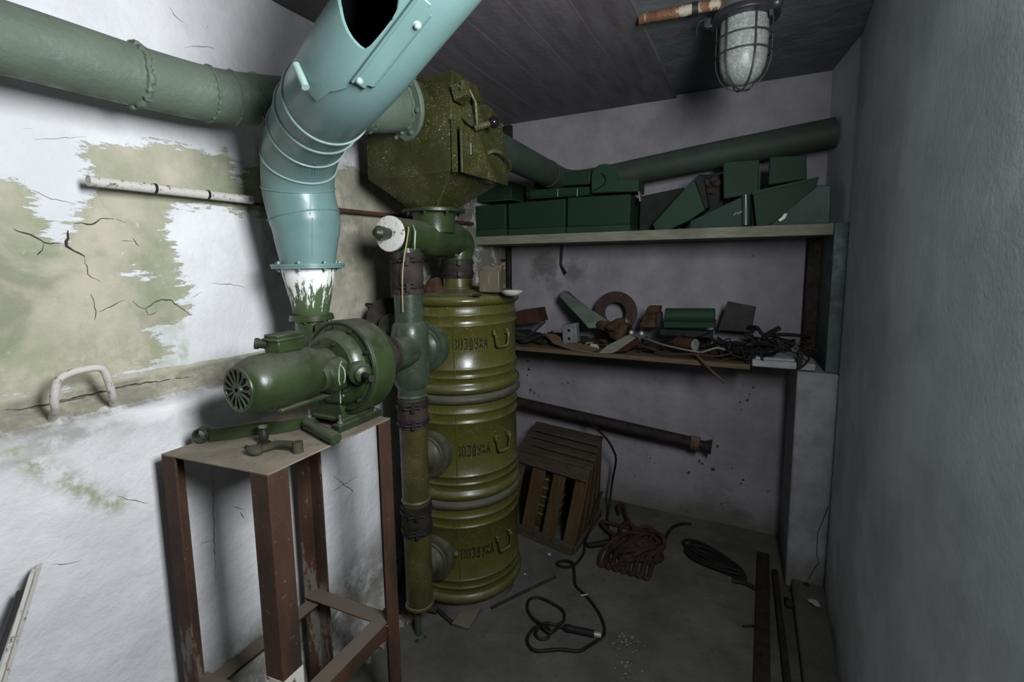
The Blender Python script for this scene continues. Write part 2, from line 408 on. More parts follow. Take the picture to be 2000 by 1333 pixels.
def build_left_wall():
    mb = MB()
    prof = []   # (x, z) up the wall
    nz = 92
    for i in range(nz+1): prof.append((XLL, 1.070*i/nz))
    for a in range(1, 6):
        t = a/6*pi/2; prof.append((XLL-.028*(1-cos(t)), 1.070+.030*sin(t)))
    for i in range(1, 8): prof.append((XLL-.028-(XLL-.028-XL)*i/7, 1.100+.045*i/7))
    for i in range(1, 98): prof.append((XL, 1.145+(CEIL+.06-1.145)*i/97))
    ny = 300; ys = [YF-.05+(YB+.05-YF+.05)*j/ny for j in range(ny+1)]
    vs = []; k = len(prof)
    for j, y in enumerate(ys):
        for i, (x, z) in enumerate(prof):
            w = noise.noise(V((y*2.2, z*2.2, 3)))*.006 + noise.noise(V((y*9, z*9, 1)))*.0022
            if 1.05 < z < 1.15 and x < -1.295:
                w += noise.noise(V((y*14, z*20, 7)))*.009 + noise.noise(V((y*45, z*45, 2)))*.005
            if x > -1.375 and z < 1.145:
                k_ = max(0, min(1, (y-1.36)/.10)); k_ = k_*k_*(3-2*k_); w += (-1.374-x)*k_
            # the heap of rubble and crumbled render at the foot of the wall
            if z < .16 and y < 1.4:
                w += (.16-z)**2*6*(.5+.6*max(-.4, noise.noise(V((y*5, z*4, 9)))))
            vs.append((x+w, y, z))
    fs = [(j*k+i, (j+1)*k+i, (j+1)*k+i+1, j*k+i+1) for j in range(ny) for i in range(k-1)]
    me = bpy.data.meshes.new('wall_left'); me.from_pydata(vs, [], fs)
    for nm, arr in (('patch', None), ('grime_shade', None), ('moss', None)): me.attributes.new(nm, 'FLOAT', 'POINT')
    P, G, Q = [], [], []
    for (x, y, z) in vs:
        d = -9.
        if z > 1.10 and x < -1.34:
            d = max(pdist((y, z), p) for p in patches)
            for h_ in holes: d = min(d, -pdist((y, z), h_))
            if z < 1.17: d = max(d, .02)
        P.append(max(-.3, min(.3, d)))
        g = 0.
        if 1.085 < z < 1.16: g = .85 if z > 1.103 else .5
        if 1.055 < z <= 1.10 and x > -1.33: g = .75*max(0, min(1, .45+1.6*noise.noise(V((y*4, z*30, 4)))))
        if z < 1.07:
            g = max(g, max(0, min(1, (.40-z+.12*noise.noise(V((y*3, z*3, 0))))/.14))*.9)
            g = max(g, .28*max(0, (z-.97)/.1))
        if z > 1.2 and y > 1.0:   # sooty staining behind the duct elbow
            g = max(g, .85*max(0, 1-math.hypot((y-1.22)/.55, (z-1.62)/.42)**2), .5*max(0, min(1, (y-1.12)/.12)))
        if y > 1.72: g = max(g, min(1, (y-1.72)/.15)*1.6)  # far end of the wall: shade put into the colour
        G.append(g)
        mo = 0.
        if z < 1.09: mo = max(0, 1-ldist((y, z), mosslines[0])/.035)
        elif x < -1.34 and z < 1.34 and y < .75: mo = .55*max(0, 1-abs(z-1.22)/.14)
        Q.append(mo)
    me.attributes['patch'].data.foreach_set('value', P); me.attributes['grime_shade'].data.foreach_set('value', G); me.attributes['moss'].data.foreach_set('value', Q)
    me.materials.append(M['wall_left']); me.materials.append(M['crack']); me.materials.append(M['chipedge'])
    bm = bmesh.new(); bm.from_mesh(me)
    # cracks: narrow tapering slivers lying on the plaster
    def crack(px, w, x, mi=1, off=.0035, seed=0):
        q = [onx(a, b, x) for a, b in px]; pts = []
        for a, b in zip(q, q[1:]):
            L = (b-a).length; kk = max(1, int(L/.008))
            for i in range(kk): pts.append(a.lerp(b, i/kk))
        pts.append(q[-1]); rr = random.Random(seed)
        pts = [p+V((0, rr.uniform(-1, 1)*.002, rr.uniform(-1, 1)*.002)) for p in pts]
        prev = None; n_ = len(pts)
        for i, p in enumerate(pts):
            t = i/(n_-1); ww = w*.62*(.25+.75*sin(pi*min(1, max(0, t))))*(.6+rr.random()*.7)
            d = (pts[min(i+1, n_-1)]-pts[max(i-1, 0)]).normalized(); s_ = V((0, -d.z, d.y))*ww/2
            base = noise.noise(V((p.y*2.2, p.z*2.2, 3)))*.006 + noise.noise(V((p.y*9, p.z*9, 1)))*.0022
            p = V((x+base+off*.35, p.y, p.z))
            a, b = bm.verts.new(p-s_), bm.verts.new(p+s_)
            if prev:
                f = bm.faces.new((prev[0], a, b, prev[1])); f.material_index = mi
            prev = (a, b)
    cr = [([(25, 448), (60, 458), (88, 475), (118, 477)], .005), ([(88, 475), (82, 488), (72, 500)], .004), ([(143, 438), (150, 435), (178, 439), (197, 428), (225, 426)], .005),
          ([(134, 450), (131, 480), (142, 490), (165, 500)], .009), ([(165, 500), (170, 535), (195, 552)], .0022), ([(175, 575), (185, 600), (183, 625)], .003), ([(190, 610), (215, 600), (240, 586)], .003),
          ([(257, 587), (270, 600), (283, 603), (305, 588), (330, 585), (345, 597), (372, 615)], .004), ([(283, 603), (288, 615), (305, 608)], .003), ([(65, 372), (100, 388), (150, 398)], .0015),
          ([(225, 426), (245, 436)], .002), ([(235, 470), (262, 472)], .002), ([(258, 465), (272, 482)], .003), ([(370, 585), (392, 570)], .002), ([(330, 15), (345, 35), (358, 45)], .002), ([(400, 55), (405, 48)], .003),
          ([(360, 93), (390, 90), (420, 95)], .002), ([(45, 252), (60, 250)], .001), ([(65, 272), (170, 268)], .001), ([(410, 554), (450, 555), (478, 562)], .0018), ([(645, 480), (660, 510)], .003)]
    for i, (p, w) in enumerate(cr): crack(p, w, XL, seed=i)
    # ragged gap along the top of the ledge
    crack([(60, 798), (110, 788), (160, 775), (250, 752), (330, 742), (400, 732), (445, 722)], .0038, XL+.007, seed=40)
    crack([(0, 801), (40, 800), (75, 792), (150, 776), (230, 757)], .004, XL+.007, seed=41)
    for i, (p, w) in enumerate([([(416, 920), (418, 960), (419, 1060), (420, 1140)], .0022), ([(455, 990), (478, 996)], .002), ([(439, 850), (440, 880)], .004), ([(230, 970), (290, 985)], .002),
                                ([(650, 930), (690, 960), (672, 985)], .003), ([(640, 965), (700, 930)], .003), ([(470, 1000), (478, 1015)], .003), ([(394, 1062), (410, 1058)], .002), ([(100, 1105), (140, 1100), (160, 1095)], .002)]):
        crack(p, w, XLL, seed=60+i)
    bm.to_mesh(me); bm.free()
    for p_ in me.polygons: p_.use_smooth = True
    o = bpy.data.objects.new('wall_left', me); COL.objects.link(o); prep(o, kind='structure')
build_left_wall()

def grid_wall(name, fn, nu, nv, mat, amp=.004, sc=3., axis=(0, 1, 0)):
    vs = []; ax = V(axis)
    for j in range(nv+1):
        for i in range(nu+1):
            p = V(fn(i/nu, j/nv)); vs.append(p+ax*(noise.noise(p*sc)*amp+noise.noise(p*sc*4)*amp*.3))
    w = nu+1; mb = MB(); mb.add(vs, [(j*w+i, j*w+i+1, (j+1)*w+i+1, (j+1)*w+i) for j in range(nv) for i in range(nu)])
    return mb.build(name, mat, kind='structure')
def XR(y):
    k_ = [(-9, .322), (1.5, .322), (1.79, .327), (2.15, .338), (2.30, .347), (2.68, .302)]
    for (a, xa), (b, xb) in zip(k_, k_[1:]):
        if a <= y <= b: return xa+(xb-xa)*(y-a)/(b-a)
    return .302
MARKS = [(1031, 705, .010), (1033, 722, .014), (1030, 733, .008), (1098, 750, .006), (1110, 748, .007), (1120, 745, .005), (1036, 762, .012), (1044, 768, .010), (1052, 773, .006), (1471, 758, .008), (1464, 770, .007),
         (1460, 782, .010), (1446, 786, .006), (1449, 800, .004), (1402, 872, .012), (1366, 902, .012), (1372, 906, .010), (1392, 916, .014), (1345, 924, .012), (1270, 895, .006), (1278, 905, .004), (1213, 898, .004), (1205, 1000, .005),
         (1452, 938, .007), (1430, 915, .005), (1410, 985, .007), (1447, 945, .008), (1340, 1000, .006), (1500, 960, .005), (1480, 900, .004), (1240, 930, .005), (1305, 640, .003), (1472, 500, .005), (1330, 620, .004)]
def wall_back():
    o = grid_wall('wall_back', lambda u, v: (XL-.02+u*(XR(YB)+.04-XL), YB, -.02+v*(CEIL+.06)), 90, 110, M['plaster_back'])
    me = o.data; me.materials.append(M['crack']); bm = bmesh.new(); bm.from_mesh(me); rr = random.Random(77); org = WO[o.name]
    for px, py, r in MARKS:
        c = ony(px, py, YB-.0062); vs_ = []
        for k in range(11):
            q = 2*pi*k/11; rr_ = r*(.35+.75*rr.random()); vs_.append(bm.verts.new(c-org+V((rr_*cos(q)*.8, 0, rr_*sin(q)))))
        f = bm.faces.new(vs_); f.material_index = 1
    bm.to_mesh(me); bm.free()
wall_back()
grid_wall('floor', lambda u, v: (XL-.05+u*1.75, YF-.05+v*(YB-YF+.1), 0), 90, 180, M['floor'], .004, 4, (0, 0, 1))
# right wall with the doorway the daylight comes through
mb = MB()
DY0, DY1, DH = -.25, .72, 2.06
def rwall(y0, y1, z0, z1): 
    mb.hexa([(XR(y0), y0, z0), (XR(y0)+.16, y0, z0), (XR(y1)+.16, y1, z0), (XR(y1), y1, z0), (XR(y0), y0, z1), (XR(y0)+.16, y0, z1), (XR(y1)+.16, y1, z1), (XR(y1), y1, z1)])
rwall(YF, DY0, 0, CEIL+.05); rwall(DY0, DY1, DH, CEIL+.05); [rwall(a, b, 0, CEIL+.05) for a, b in ((DY1, 1.5), (1.5, 1.79), (1.79, 2.15), (2.15, 2.30), (2.30, YB))]
mb.build('wall_right', M['plaster_right'], kind='structure')
MB().box(((XL+.4)/2, YF-.05, CEIL/2), (1.95, .1, CEIL+.1)).build('wall_front', flat('dark_far_wall', (.05, .05, .05), .9), kind='structure')
# lower concrete slab on the left, painted higher strip on the right
MB().hexa([(XL-.1, YF-.1, 2.275), (-.375, YF-.1, 2.275), (-.375, YB+.05, 2.275), (XL-.1, YB+.05, 2.275),
           (XL-.1, YF-.1, 2.42), (-.375, YF-.1, 2.42), (-.375, YB+.05, 2.42), (XL-.1, YB+.05, 2.42)]).build('ceiling', M['concrete'], kind='structure')
MB().box((.05, (YF+YB)/2, CEIL+.06), (.86, YB-YF+.2, .12)).build('trim_1', M['plaster_ceil'], kind='structure')
# masonry pillar in the far right corner
mb = MB(); px0, px1, pz = .198, .345, .970
mb.box(((px0+px1)/2, 2.47, pz/2), (px1-px0, .42, pz)); mb.build('trim_2', M['plaster_pillar'], bevel=.008, kind='structure')
MB().box((.27, 2.63, 1.26), (.06, .12, .55)).build('trim_5', M['junk'], kind='structure')  # corner piece in a dark colour standing in for the niche's shade
# dark crack down the pillar and a raised step at its foot
mb = MB()
pp = [ony(a, b, 2.2575) for a, b in [(1617, 990), (1606, 1020), (1597, 1040), (1595, 1085), (1600, 1100), (1590, 1112), (1580, 1130)]]
mb.tube(pp, .0016, 5); mb.build('trim_3', M['crack'], kind='structure')
MB().box((.285, 1.75, .02), (.13, 1.03, .05)).build('trim_4', M['floor'], bevel=.01, kind='structure')

# ------------------------------------------------------------------ filter canisters, three stacked
BX, BY, BR = -1.105, 1.69, .243
STROKES = {  # stencil letters as broken bars, unit box 1 x 1.5
 'V': [((.0, 0), (.0, 1.5)), ((.45, .15), (.75, .15)), ((.75, .15), (.8, .55)), ((.5, .8), (.7, .8)), ((.75, 1.0), (.7, 1.35)), ((.45, 1.4), (.65, 1.4))],
 'O': [((.05, .1), (.05, 1.4)), ((.75, .1), (.75, 1.4)), ((.3, 1.45), (.5, 1.45)), ((.3, .05), (.5, .05))],
 'Z': [((.05, 1.42), (.7, 1.42)), ((.72, 1.3), (.7, .95)), ((.35, .8), (.6, .8)), ((.75, .65), (.75, .2)), ((.05, .08), (.65, .08))],
 'D': [((.05, 0), (.85, 0)), ((.2, .2), (.28, 1.3)), ((.35, 1.45), (.7, 1.45)), ((.72, .2), (.72, 1.3))],
 'U': [((.1, 1.45), (.2, .95)), ((.25, .75), (.6, .75)), ((.8, 1.5), (.7, .3)), ((.15, .05), (.55, .05))],
 'H': [((.05, 1.45), (.35, .95)), ((.8, 1.45), (.55, .95)), ((.35, .6), (.05, .05)), ((.5, .6), (.8, .05))],
 'A': [((.0, 0), (.28, 1.2)), ((.3, 1.42), (.55, 1.42)), ((.6, 1.2), (.8, 0)), ((.35, .5), (.55, .5))]}
def canister(z0, h, label, wn, textphi, tz, nozz, boss=False, lid=False):
    c = V((BX, BY, z0))
    t = thing('filter_canister', c, label, 'canister', 'stacked filter canisters')
    R = BR
    pr = [(R-.012, .0), (R+.004, .001), (R+.013, .012), (R+.013, .022), (R+.002, .034), (R-.002, .040)]
    def bead(z): return [(R-.002, z-.007), (R+.002, z-.003), (R+.0032, z), (R+.002, z+.003), (R-.002, z+.007)]
    for z in (.065, .098): pr += bead(z)
    for z in (h-.115, h-.075): pr += bead(z)
    pr += [(R-.002, h-.045), (R-.002, h-.040)]
    body = MB(); body.lathe(pr+[(R-.03, h-.040)], c, (0, 0, 1), 120)
    # the welded seam
    a = rad(-62); p = c+V((cos(a), sin(a), 0))*(R-.001)
    body.box(p+V((0, 0, h*.5-.01)), (.004, .004, h-.13), rz(-62))
    b_ = body.build('body', M['olive'], t, sharp=50)
    top = MB(); top.lathe([(R-.03, h-.042), (R+.002, h-.040), (R+.015, h-.028), (R+.016, h-.018), (R+.010, h-.006), (R-.004, h-.002), (R-.02, h-.006)], c, (0, 0, 1), 120)
    top.build('rim', M['rim'] if not lid else M['olive'], t, sharp=50)
    # writing
    tx = MB(); hh = .042; ww = .0212
    word = 'VOZDUHA'
    for i, ch in enumerate(word):
        for (x1, y1), (x2, y2) in STROKES[ch]:
            th = .005
            s0 = V((x1, y1)); s1 = V((x2, y2)); d = (s1-s0).normalized(); nn = V((-d.y, d.x))*.11
            q = [s0-nn, s1-nn, s1+nn, s0+nn]
            def mp(pt, r):
                arc = (i*1.22+pt.x)*ww*.78; phi = textphi + arc/R
                return V((BX+cos(phi)*r, BY+sin(phi)*r, tz + (pt.y-.75)*hh/1.5))
            A = [mp(k, R-.0015) for k in q]; Bq = [mp(k, R-.0003) for k in q]
            tx.hexa(A+Bq)
    tx.build('stencilled_lettering', M['ink'], t)
    # lifting handle on two lugs
    hphi = rad(-17); e = V((cos(hphi), sin(hphi), 0)); s_ = V((-e.y, e.x, 0)); hz = tz+.035
    for k in (-1, 1): MB().box(c+e*(R+.006)+s_*k*.035+V((0, 0, hz-z0+.0)), (.018, .012, .022), rz(math.degrees(hphi))).build('handle_lug', M['olive'], t, bevel=.003)
    q = [c+V((0, 0, hz-z0)) + e*(R+a_)+s_*b2+V((0, 0, z)) for a_, b2, z in [(.012, -.040, .002), (.016, -.036, -.01), (.018, -.03, -.045), (.018, -.02, -.055), (.018, .02, -.055), (.018, .03, -.045), (.016, .036, -.01), (.012, .040, .002)]]
    MB().tube(smooth(q, 4), .0045, 8).build('handle', M['olive'], t)
    # side nozzle that meets the riser pipe
    d = V((PX-BX, PY-BY, 0)).normalized()
    nz = MB(); o = c+V((0, 0, nozz-z0))+d*(R-.02)
    nz.lathe([(.088, .0), (.088, .03), (.092, .034), (.092, .042), (.082, .046), (.072, .046), (.070, .052), (.062, .054), (.056, .060), (.050, .068), (.048, .10)], o, d, 48)
    nz.build('side_nozzle', M['pipe'] if wn else M['rim'], t, sharp=30)
    if boss:
        MB().ball(ony(891, 1083, BY-BR*.93), .012).build('knob', M['rim'], t)
    return t
PX, PY, PR = -1.088, 1.338, .051
zb = [.065, .505, .935]
MB().lathe([(BR-.02, .0), (BR-.02, .064)], (BX, BY, 0), (0, 0, 1), 64).build('concrete_pad', M['floor'], label='low round concrete pad under the canister stack', cat='pad')
canister(zb[0], .440, 'olive green ribbed filter canister standing on the floor, lowest of the stack', False, rad(-60), .280, .262, boss=True)
canister(zb[1], .430, 'olive green ribbed filter canister in the middle of the stack', False, rad(-62), .709, .70)
canister(zb[2], .382, 'olive green ribbed filter canister topmost of the stack, in the brightest light', True, rad(-62.5), 1.134, 1.125, lid=True)
top_z = 1.316
# lid of the top canister, kept as its own flat cover with the neck
t = thing('canister_lid', (BX, BY, top_z-.004), 'dusty round lid with short neck on the topmost canister', 'lid')
mb = MB(); mb.lathe([(BR-.008, -.004), (BR+.004, -.004), (BR+.006, .004), (BR-.02, .010), (.12, .018), (.1, .018)], (BX, BY, top_z), (0, 0, 1), 96); mb.build('plate', M['olive'], t)
mb = MB(); mb.lathe([(.085, .014), (.085, .024), (.062, .026), (.060, .07), (.060, .075)], (BX, BY, top_z), (0, 0, 1), 48); mb.build('neck', M['olive'], t)

# ------------------------------------------------------------------ riser pipe beside the canisters
t = thing('riser_pipe', (PX, PY, .02), 'vertical air pipe with rubber sleeves beside the olive canister stack', 'pipe')
def sleeve(z0, z1, clamps, mat, par=t, name='rubber_sleeve', org=None, ax=(0, 0, 1), r=PR+.006):
    o = org or V((PX, PY, 0))
    sl = MB(); L = z1-z0; prof = []
    for i in range(13):
        q = i/12; prof.append((r+.002*sin(q*9)+(-.0035 if any(abs(z0+q*L-c) < .012 for c in clamps) else 0), z0+q*L))
    sl.lathe(prof, o, ax, 40); so = sl.build(name, mat, par, sharp=60)
    x, y, a = frame(ax)
    for c in clamps:
        cl = MB(); cl.lathe([(r+.001, c-.005), (r+.003, c-.005), (r+.003, c+.005), (r+.001, c+.005)], o, ax, 40)
        # twisted wire ends and a small tightening screw on the side facing the room
        ph = rad(-50) if abs(a.z) > .9 else rad(-120)
        e = x*cos(ph)+y*sin(ph) if abs(a.z) < .9 else V((cos(ph), sin(ph), 0)); s_ = a.cross(e)
        cc = o+a*c+e*(r+.008)
        cl.box(cc, (.012, .014, .028), rz(math.degrees(ph)) if abs(a.z) > .9 else None)
        cl.cyl(cc-s_*.03, cc+s_*.03, .003, n=8); cl.cyl(cc-s_*.022+a*.012, cc+s_*.022+a*.012, .0022, n=8)
        cl.build('clamp', M['darkmetal'], so)
    return so
def pipe_sec(z0, z1, mat, r=PR, beads=()):
    pr = [(r-.004, z0), (r, z0)]
    for b in beads: pr += [(r, b-.006), (r+.0045, b), (r, b+.006)]
    pr += [(r, z1), (r-.004, z1)]
    MB().lathe(pr, (PX, PY, 0), (0, 0, 1), 48).build('pipe_section', mat, t)
pipe_sec(.135, .46, M['olive_pipe'])
MB().lathe([(PR+.001, .130), (PR+.004, .132), (PR+.004, .142), (PR+.001, .144)], (PX, PY, 0), (0, 0, 1), 48).build('end_ring', M['olive_pipe'], t)
sleeve(.430, .545, (.450, .520), M['rubber_dk'])
pipe_sec(.535, .87, M['olive_pipe'], beads=(.562,))
sleeve(.848, .948, (.866, .928), M['rubber'])
pipe_sec(.938, 1.345, M['pipe'], beads=(.962,))
sleeve(1.335, 1.48, (1.36, 1.45), M['rubber'])
# the wider middle of the tee, and its branch toward the fan
mb = MB(); mb.lathe([(PR, .99), (PR+.010, 1.01), (PR+.016, 1.04), (PR+.016, 1.19), (PR+.009, 1.225), (PR, 1.235)], (PX, PY, 0), (0, 0, 1), 48)
mb.build('tee_body', M['pipe'], t)
FAX = V((-.995, .885, 1.168))
br0 = V((PX, PY, 1.13)); br1 = V((-1.03, 1.14, 1.15))
MB().cyl(br0, br1, .058, .054, 40).build('tee_branch', M['pipe'], t)
d = (br1-br0).normalized(); o = br1-d*.01
MB().lathe([(.060, 0), (.063, .02), (.059, .04), (.063, .065), (.060, .075)], o, d, 36).build('rubber_sleeve', M['rubber'], t)
for q in (.015, .055):
    MB().ring(o+d*q, d, .063, .004, 40, 8).tube(smooth([o+d*q+V((.055, -.03, .03)), o+d*q+V((.075, -.035, .045)), o+d*q+V((.07, -.05, .01)), o+d*q+V((.06, -.03, -.02))], 4), .003, 6).build('clamp', M['darkmetal'], t)
MB().cyl((PX-.01, PY-.005, .0), (PX-.01, PY-.005, .145), .012, n=16).build('foot', M['pipe'], t)

# ------------------------------------------------------------------ horizontal manifold under the hopper
mz = 1.535; mx = -1.088
t = thing('pipe_manifold', (mx, 1.50, mz-.08), 'dark green horizontal manifold pipe with a whitewashed end cap over the riser', 'pipe')
MB().lathe([(.055, 0), (.058, .01), (.058, .16), (.066, .175), (.072, .19), (.072, .36), (.066, .375)], (mx-.002, 1.265, mz+.008), (0, 1, -.02), 48).build('pipe', M['fan'], t)
el = smooth([(mx, 1.62, mz), (mx-.003, 1.675, mz), (mx-.008, 1.705, mz-.025), (BX, 1.70, mz-.06), (BX, BY, mz-.10)], 6)
MB().tube(el, .058, 36).build('elbow', M['fan'], t)
cap = thing; 
MB().lathe([(.057, -.002), (.060, 0), (.060, .010), (.050, .012)], (mx-.002, 1.262, mz+.008), (0, -1, 0), 40).build('end_cap', M['chipwhite'], t)
MB().cyl((mx-.002, 1.25, mz+.008), (mx-.006, 1.205, mz+.009), .018, .024, 24).cyl((mx-.006, 1.205, mz+.009), (mx-.008, 1.19, mz+.010), .024, .012, 24).build('cap_knob', M['fan_dark'], t)
MB().cyl((PX, PY, mz-.04), (PX, PY, 1.47), .050, .050, 40).build('down_branch', M['fan'], t)
sl = MB(); sl.lathe([(.064, 0), (.066, .02), (.063, .05), (.066, .07), (.063, .08)], (BX, BY, top_z+.06), (0, 0, 1), 40); so = sl.build('rubber_sleeve', M['rubber_dk'], t)
for z in (.02, .065):
    MB().lathe([(.066, -.004), (.069, -.004), (.069, .004), (.066, .004)], (BX, BY, top_z+.06+z), (0, 0, 1), 40).box((BX+.045, BY-.058, top_z+.06+z), (.02, .014, .02), rz(-50)).build('clamp', M['darkmetal'], so)
# throat up to the hopper, with flange
hx, hy = -1.082, 1.50
MB().lathe([(.079, mz+.02), (.080, 1.625), (.084, 1.632)], (hx, hy, 0), (0, 0, 1), 48).build('throat', M['fan'], t)
fl = MB(); fl.lathe([(.080, 1.630), (.118, 1.630), (.118, 1.640), (.080, 1.640)], (hx, hy, 0), (0, 0, 1), 60)
for i in range(8): a = i*pi/4+.3; fl.bolt((hx+.105*cos(a), hy+.105*sin(a), 1.630), (0, 0, -1), .006, .006)
fl.build('flange', M['fan_dark'], t)
# drips of pale paint on the manifold
mb = MB()
for (a, z0, z1) in ((-.25, .0, .05), (.1, .0, .035)):
    pass
dr = [ony(806, 440, 1.30)+V((.003, -.002, 0)), ony(811, 452, 1.285), ony(810, 475, 1.28), ony(810, 488, 1.283)]
MB().tube(dr, [.0015, .003, .003, .002], 6).build('paint_drip', M['drip'], t)
# the cord hanging from the manifold
cp = [(795, 444, 1.275), (798, 446, 1.262), (795, 470, 1.262), (790, 500, 1.262), (787, 525, 1.262), (786, 545, 1.262), (786, 575, 1.275), (787, 610, 1.275)]
MB().tube(smooth([ony(a, b, c) for a, b, c in cp], 5), .0022, 6).build('cord', M['yellowcord'], label='straw-coloured cord hanging from the manifold down the riser pipe', cat='cord')

# ------------------------------------------------------------------ hopper box
t = thing('valve_hopper', (hx, hy, 1.64), 'dusty olive steel hopper box with side door above the canisters', 'hopper')
x0, x1, y0, y1 = -1.245, -.882, 1.33, 1.665
zt, zb_, zf = 1.885, 1.745, 1.642
mb = MB(); nn = 40
def sq(i, r, zz):   # from square to circle ring
    a = 2*pi*i/nn
    return V((hx+r*cos(a), hy+r*sin(a), zz))
def sqp(i, zz):
    a = 2*pi*i/nn; c, s_ = cos(a), sin(a); k = 1/max(abs(c), abs(s_))
    u, v = c*k, s_*k
    return V(((x0+x1)/2+u*(x1-x0)/2, (y0+y1)/2+v*(y1-y0)/2, zz))
rings = [[sq(i, .084, 1.640) for i in range(nn)], [sq(i, .088, 1.648) for i in range(nn)], [sqp(i, zb_) for i in range(nn)], [sqp(i, zt) for i in range(nn)]]
# upper part: leans back to a narrower ridge
def topr(i, zz, f):
    p = sqp(i, zz); p.y = y0+f*.06 + (p.y-y0)*(1-f*.62); p.x = (x0+x1)/2+(p.x-(x0+x1)/2)*(1-f*.30)+f*.030; return p
rings += [[topr(i, zt+.08, .35) for i in range(nn)], [topr(i, zt+.19, .8) for i in range(nn)]]
vs = [p for r in rings for p in r]; fs = []
for j in range(len(rings)-1):
    for i in range(nn): i2 = (i+1) % nn; fs.append((j*nn+i, j*nn+i2, (j+1)*nn+i2, (j+1)*nn+i))
fs.append(tuple((len(rings)-1)*nn+i for i in range(nn))); fs.append(tuple(range(nn))[::-1])
mb.add(vs, fs); mb.build('body', M['hopper'], t, bevel=.004, sharp=22)
# drum cover bulging from the right-hand side
dr = MB(); dr.lathe([(.135, 0), (.135, .030), (.125, .036), (.02, .038)], (x1-.01, 1.545, 1.865), (1, 0, 0), 56); dr.build('side_drum', M['hopper'], t)
# dome plate over the door, and curved shroud at the top
dp = MB()
A = [(1.335, 1.735), (1.66, 1.735), (1.66, 1.80), (1.60, 1.855), (1.50, 1.885), (1.335, 1.885)]
dp.prism([(x1+.028, a, b) for a, b in A], (.009, 0, 0)); do = dp.build('door', M['hopper'], t, bevel=.002)
hd = MB(); hd.tube(smooth([(x1+.036, 1.50, 1.825), (x1+.055, 1.52, 1.835), (x1+.062, 1.57, 1.832), (x1+.062, 1.62, 1.815), (x1+.055, 1.645, 1.795), (x1+.036, 1.65, 1.785)], 5), .007, 10)
hd.build('door_handle', M['hopper'], do)
hg = MB(); hg.cyl((x1+.037, 1.39, 1.80), (x1+.037, 1.39, 1.835), .006, n=10); hg.build('hinge', M['fan_dark'], do)
MB().bar((x1+.006, 1.322, 1.735), (x1+.006, 1.322, 1.905), (.016, 0, 0), (0, .010, 0)).build('door_stop', M['hopper'], t)
# lever with round black knob
piv = ony(906, 180, 1.37); kn = ony(964, 239, 1.45); el_ = ony(932, 248, 1.40)
MB().tube([piv, piv+V((.022, 0, .003)), ony(929, 200, 1.385), ony(932, 240, 1.395), el_], .0065, 10).cyl(el_+V((-.012, 0, -.003)), kn, .012, .009, 14).build('lever', M['hopper'], t)
MB().ball(kn, .0195).build('lever_knob', M['black_gloss'], t)
MB().box(piv+V((-.005, .02, .0)), (.05, .09, .05), rot(0, -15, 0)).bolt(piv+V((.01, -.03, .0)), (.3, -1, 0)).bolt(piv+V((.012, -.03, .018)), (.3, -1, 0)).build('lever_bracket', M['hopper'], t, bevel=.004)
MB().prism([ony(a, b, 1.40) for a, b in [(893, 215), (905, 180), (925, 215), (935, 250), (920, 247), (905, 235)]], (-.01, .04, 0)).build('lever_guard', M['hopper'], t, bevel=.002)

# ------------------------------------------------------------------ green duct along the left wall into the hopper
gp = [V((-1.315, -1.1, 1.852)), V((-1.275, -.4, 1.852)), V((-1.245, .0, 1.852)), V((-1.205, .36, 1.853)), V((-1.205, .62, 1.856)), V((-1.190, .78, 1.863)), V((-1.155, .92, 1.885)), V((-1.130, 1.05, 1.906)), V((-1.11, 1.15, 1.928))]
sm = smooth(gp, 8)
t = thing('wall_duct', (-1.2, .4, 1.85), 'fat grey-green air duct running along the left wall below the ceiling', 'duct')
MB().tube(sm, .063, 48).build('pipe', M['duct'], t, sharp=60)
def weld(c, ax, R, r=.004, seed=0, amp=.6, name='weld_seam', mat=None, par=None):
    mb = MB(); x, y, a = frame(ax); rr = random.Random(seed); n_ = 72
    pts = []; rs = []
    for i in range(n_):
        q = 2*pi*i/n_; pts.append(V(c)+(x*cos(q)+y*sin(q))*R + a*(rr.uniform(-1, 1)*r*amp)); rs.append(r*(.6+rr.random()*.8))
    mb.tube(pts, rs, 8, closed=True); mb.build(name, mat or M['duct'], par or t)
def at_t(path, target):   # nearest sample of a path to a point, with its direction
    i = min(range(1, len(path)-1), key=lambda k: (path[k]-V(target)).length); return path[i], (path[i+1]-path[i-1]).normalized()
for k, (y, w) in enumerate(((.60, .007), (.735, .004), (.80, .003), (.86, .004), (.93, .003))):
    i = min(range(1, len(sm)-1), key=lambda q: abs(sm[q].y-y)); ax = (sm[i+1]-sm[i-1]).normalized()
    weld(sm[i], ax, .063, w, k)
# bell-shaped end and flange on the hopper
fc = V((-1.075, 1.31, 1.972)); fd = V((.16, .80, .34)).normalized()
fd = (fc-V((-1.115, 1.12, 1.915))).normalized()
s0 = V((-1.115, 1.12, 1.915))
L = (fc-s0).length
MB().lathe([(.062, -.02), (.063, 0), (.074, L*.25), (.082, L*.55), (.086, L*.8), (.084, L)], s0, fd, 48).build('bell_end', M['duct'], t)
weld(s0+fd*L*.28, fd, .076, .004, 31); weld(s0+fd*L*.93, fd, .087, .005, 32)
fl = MB(); fl.lathe([(.080, 0), (.117, 0), (.119, .003), (.119, .010), (.114, .012), (.114, .02), (.08, .02)], fc-fd*.012, fd, 64)
x, y, a = frame(fd)
for i in range(8):
    q = i*pi/4+.35; fl.bolt(fc-fd*.012+(x*cos(q)+y*sin(q))*.104, -fd, .008, .006)
fl.build('flange', M['duct'], t)
MB().lathe([(.105, 0), (.095, .02), (.075, .045), (.072, .075)], fc+fd*.008, fd, 48).build('collar', M['hopper'], t)

